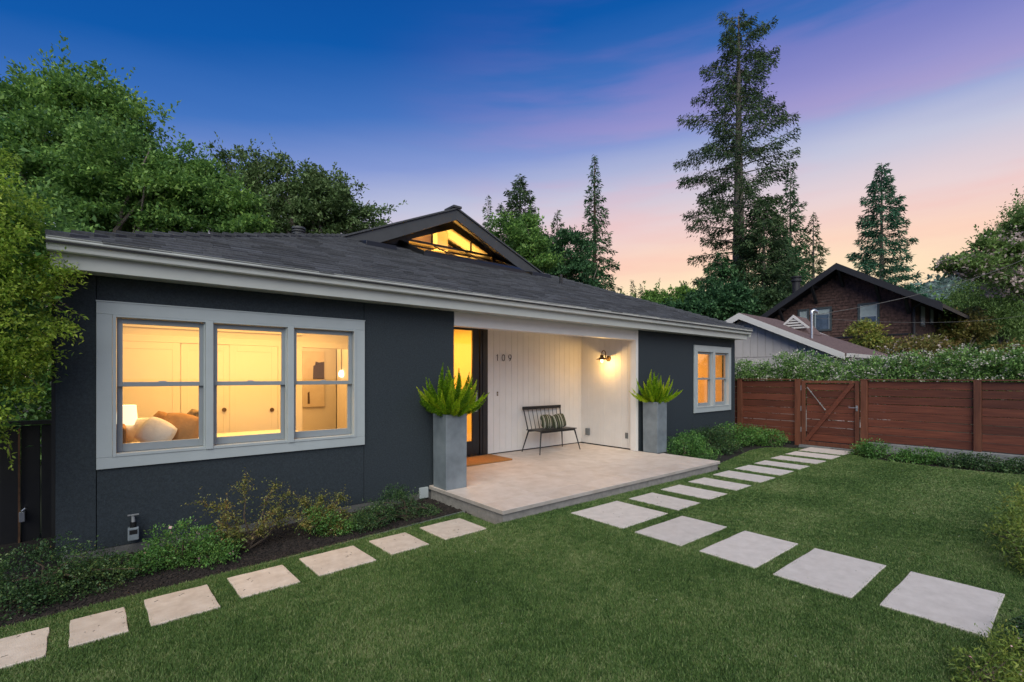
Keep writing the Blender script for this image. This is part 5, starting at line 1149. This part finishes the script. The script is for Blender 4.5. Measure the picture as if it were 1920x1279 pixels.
TR('wide grey-green oak whose crown slopes down to the dormer', 620, 30, [bpx(590,380,30,2.6,2.5,1.9),bpx(560,335,30,1.5,1.5,1.1),bpx(640,400,30,2.4,2.3,1.4),bpx(700,420,30,1.5,1.5,.9),bpx(530,410,30,2.2,2,1.6),bpx(590,440,30,3.2,2.6,1.2)], 30000, 1300, .34, .21, L_oak, r0=.3, limbs=24, shell=.4)

# conifers
def CO(lab, u, dep, wtop, rad, **kw):
    q = at(u, 700, dep); h = EYE+(HOR-wtop)/F_PX*dep; return conifer(lab, 'tall conifers behind the houses', (q.x, q.y, 0), h, rad, **kw)
def p_big(q): return float(np.interp(q, [0,.1,.25,.4,.55,.65,.8,.9,.97,1], [.55,.8,.85,.95,1.05,1.0,.72,.60,.45,.12]))
CO('towering redwood with bare lower trunk, tallest tree in view', 1385, 48, 30, 5.6, nb=125, lm=L_con2, trunk_r=.80, start=.16, sprays=330, size=.38, up=.20, droop=.28, seed=3, tight=.75, hang=.95, prof=p_big)
CO('narrow pine directly right of the towering redwood', 1482, 56, 318, 2.9, nb=110, lm=L_con, trunk_r=.35, start=.08, sprays=90, size=.5, up=.12, droop=.2, seed=4, prof=lambda q: float(np.interp(q,[0,.5,.8,1],[1.,.85,.5,.06])))
CO('smaller feathery pine left of the brown gable', 1525, 60, 397, 3.4, nb=90, lm=L_con2, trunk_r=.35, start=.1, sprays=90, size=.5, up=.1, droop=.2, seed=5, prof=lambda q: float(np.interp(q,[0,.4,.8,1],[1.,.8,.35,.05])))
CO('dense symmetrical conifer standing behind the brown house', 1653, 70, 305, 5.4, nb=170, lm=L_con3, trunk_r=.5, start=.05, sprays=150, size=.62, up=.1, droop=.18, seed=6, prof=lambda q: float(np.interp(q,[0,.3,.55,.8,.93,1],[1.,.92,.75,.5,.25,.06])))
CO('slender spire-like redwood left of centre with reddish trunk', 1115, 50, 292, 4.1, nb=170, lm=L_con, trunk_r=.42, start=.05, sprays=100, size=.45, up=.02, droop=.22, seed=7, tm=M_trunkred, prof=lambda q: float(np.interp(q,[0,.3,.5,.7,.85,1],[1.,.82,.62,.38,.2,.04])))
CO('full rounded-top fir right behind the dormer', 975, 45, 330, 3.6, nb=150, lm=L_con2, trunk_r=.4, start=.05, sprays=150, size=.42, up=.25, droop=.12, seed=8, prof=lambda q: float(np.interp(q,[0,.4,.7,.88,1],[1.,.95,.75,.42,.08])))
CO('small dark fir at the left of the central firs', 915, 50, 365, 2.3, nb=90, lm=L_con2, trunk_r=.25, start=.1, sprays=80, size=.4, up=.15, droop=.15, seed=9)
CO('thin-topped fir between the rounded fir and the spire', 1045, 48, 393, 2.9, nb=90, lm=L_con2, trunk_r=.28, start=.1, sprays=100, size=.42, up=.1, droop=.15, seed=10, prof=lambda q: float(np.interp(q,[0,.5,.8,1],[1.,.8,.35,.05])))
CO('little conifer right of the spire, left one of the pair', 1187, 70, 527, 1.5, nb=60, lm=L_con, trunk_r=.2, start=.3, sprays=50, size=.5, seed=11)
CO('little conifer right of the spire, right one of the pair', 1202, 70, 533, 1.6, nb=60, lm=L_con, trunk_r=.2, start=.3, sprays=50, size=.5, seed=12)
# masses below
GM = 'leafy trees in front of the conifers'
def TM(lab, u, dep, blobs, n, ncl, cr, size, lm, **kw): q = at(u, 700, dep); return tree(lab, GM, (q.x, q.y, 0), blobs, n, ncl, cr, size, lm, **kw)
TM('round green tree tucked behind the right slope of the dormer', 985, 36, [bpx(985,450,36,1.9,1.9,1.5),bpx(1000,490,36,1.9,1.9,1.3),bpx(950,430,36,1.3,1.3,1.1)], 14000, 700, .35, .24, L_big, r0=.2)
TM('dark green tree filling the gap left of the spire redwood', 1060, 42, [bpx(1060,480,42,2.4,2.4,2.0),bpx(1090,520,42,2.4,2.4,1.6),bpx(1030,500,42,2.0,2,1.6)], 14000, 700, .4, .28, L_con, r0=.25)
TM('dark mass of a tree at the foot of the towering redwood', 1345, 42, [bpx(1340,580,42,2.4,2.3,1.7),bpx(1295,592,42,2.2,2.2,1.2),bpx(1370,565,42,1.8,1.8,1.5),bpx(1385,595,42,2.4,2.4,1.3)], 26000, 1100, .42, .30, L_con, r0=.25)
TM('low brown-tinged green tree right of the redwood trunk', 1430, 43, [bpx(1430,580,43,2.4,2.4,1.3),bpx(1480,575,43,2.2,2.2,1.2),bpx(1400,595,43,2.4,2.2,1.2)], 20000, 1100, .42, .28, L_con2, r0=.25)
CO('shaggy conifer whose top touches the redwood trunk on its right side', 1432, 45, 365, 3.6, nb=130, lm=L_con2, trunk_r=.35, start=.08, sprays=170, size=.42, up=.12, droop=.2, hang=.6, seed=21, prof=lambda q: float(np.interp(q,[0,.5,.8,.92,1],[1.,.9,.66,.4,.1])))
CO('bushy conifer in the gap between the redwood trunk and the narrow pine', 1462, 50, 420, 3.4, nb=120, lm=L_con, trunk_r=.3, start=.06, sprays=150, size=.42, up=.12, droop=.2, hang=.6, seed=22, prof=lambda q: float(np.interp(q,[0,.5,.8,1],[1.,.85,.5,.1])))
CO('dark conifer just left of the redwood trunk', 1352, 46, 470, 3.2, nb=110, lm=L_con, trunk_r=.3, start=.06, sprays=150, size=.42, up=.1, droop=.25, hang=.6, seed=23, prof=lambda q: float(np.interp(q,[0,.5,.8,1],[1.,.9,.6,.1])))
for k, (u, w, rr, lab) in enumerate(((1165,575,1.6,'leafy bush top right behind the roof slope under the spire'),(1225,560,1.3,'pale green bushy tree over the right roof slope, first'),(1262,555,1.2,'green columnar tree top left of the dark mass'),(1290,560,1.4,'green bushy tree top touching the dark mass'),(1205,590,1.9,'low green tree crown just above the roof slope'),(1245,600,1.9,'lowest green tree crown above the right roof slope'))):
    TM(lab, u, 46, [bpx(u,w+18,46,rr,rr,rr*1.3),bpx(u+12,w+45,46,rr*1.3,rr*1.3,rr)], 5000, 300, .3, .30, L_big, r0=.12)
# greenery in the distance closing the view behind the houses
far = []
for k in range(46):
    u = 900+k*28; far.append(bpx(u, 655+random.uniform(-14,10), 75, 3.2, 3.2, 4.6))
foliage('distant_trees', far, 26000, 1500, .9, .8, L_big, None, kind='stuff', label='far tree belt closing the view behind the houses', cat='woodland')
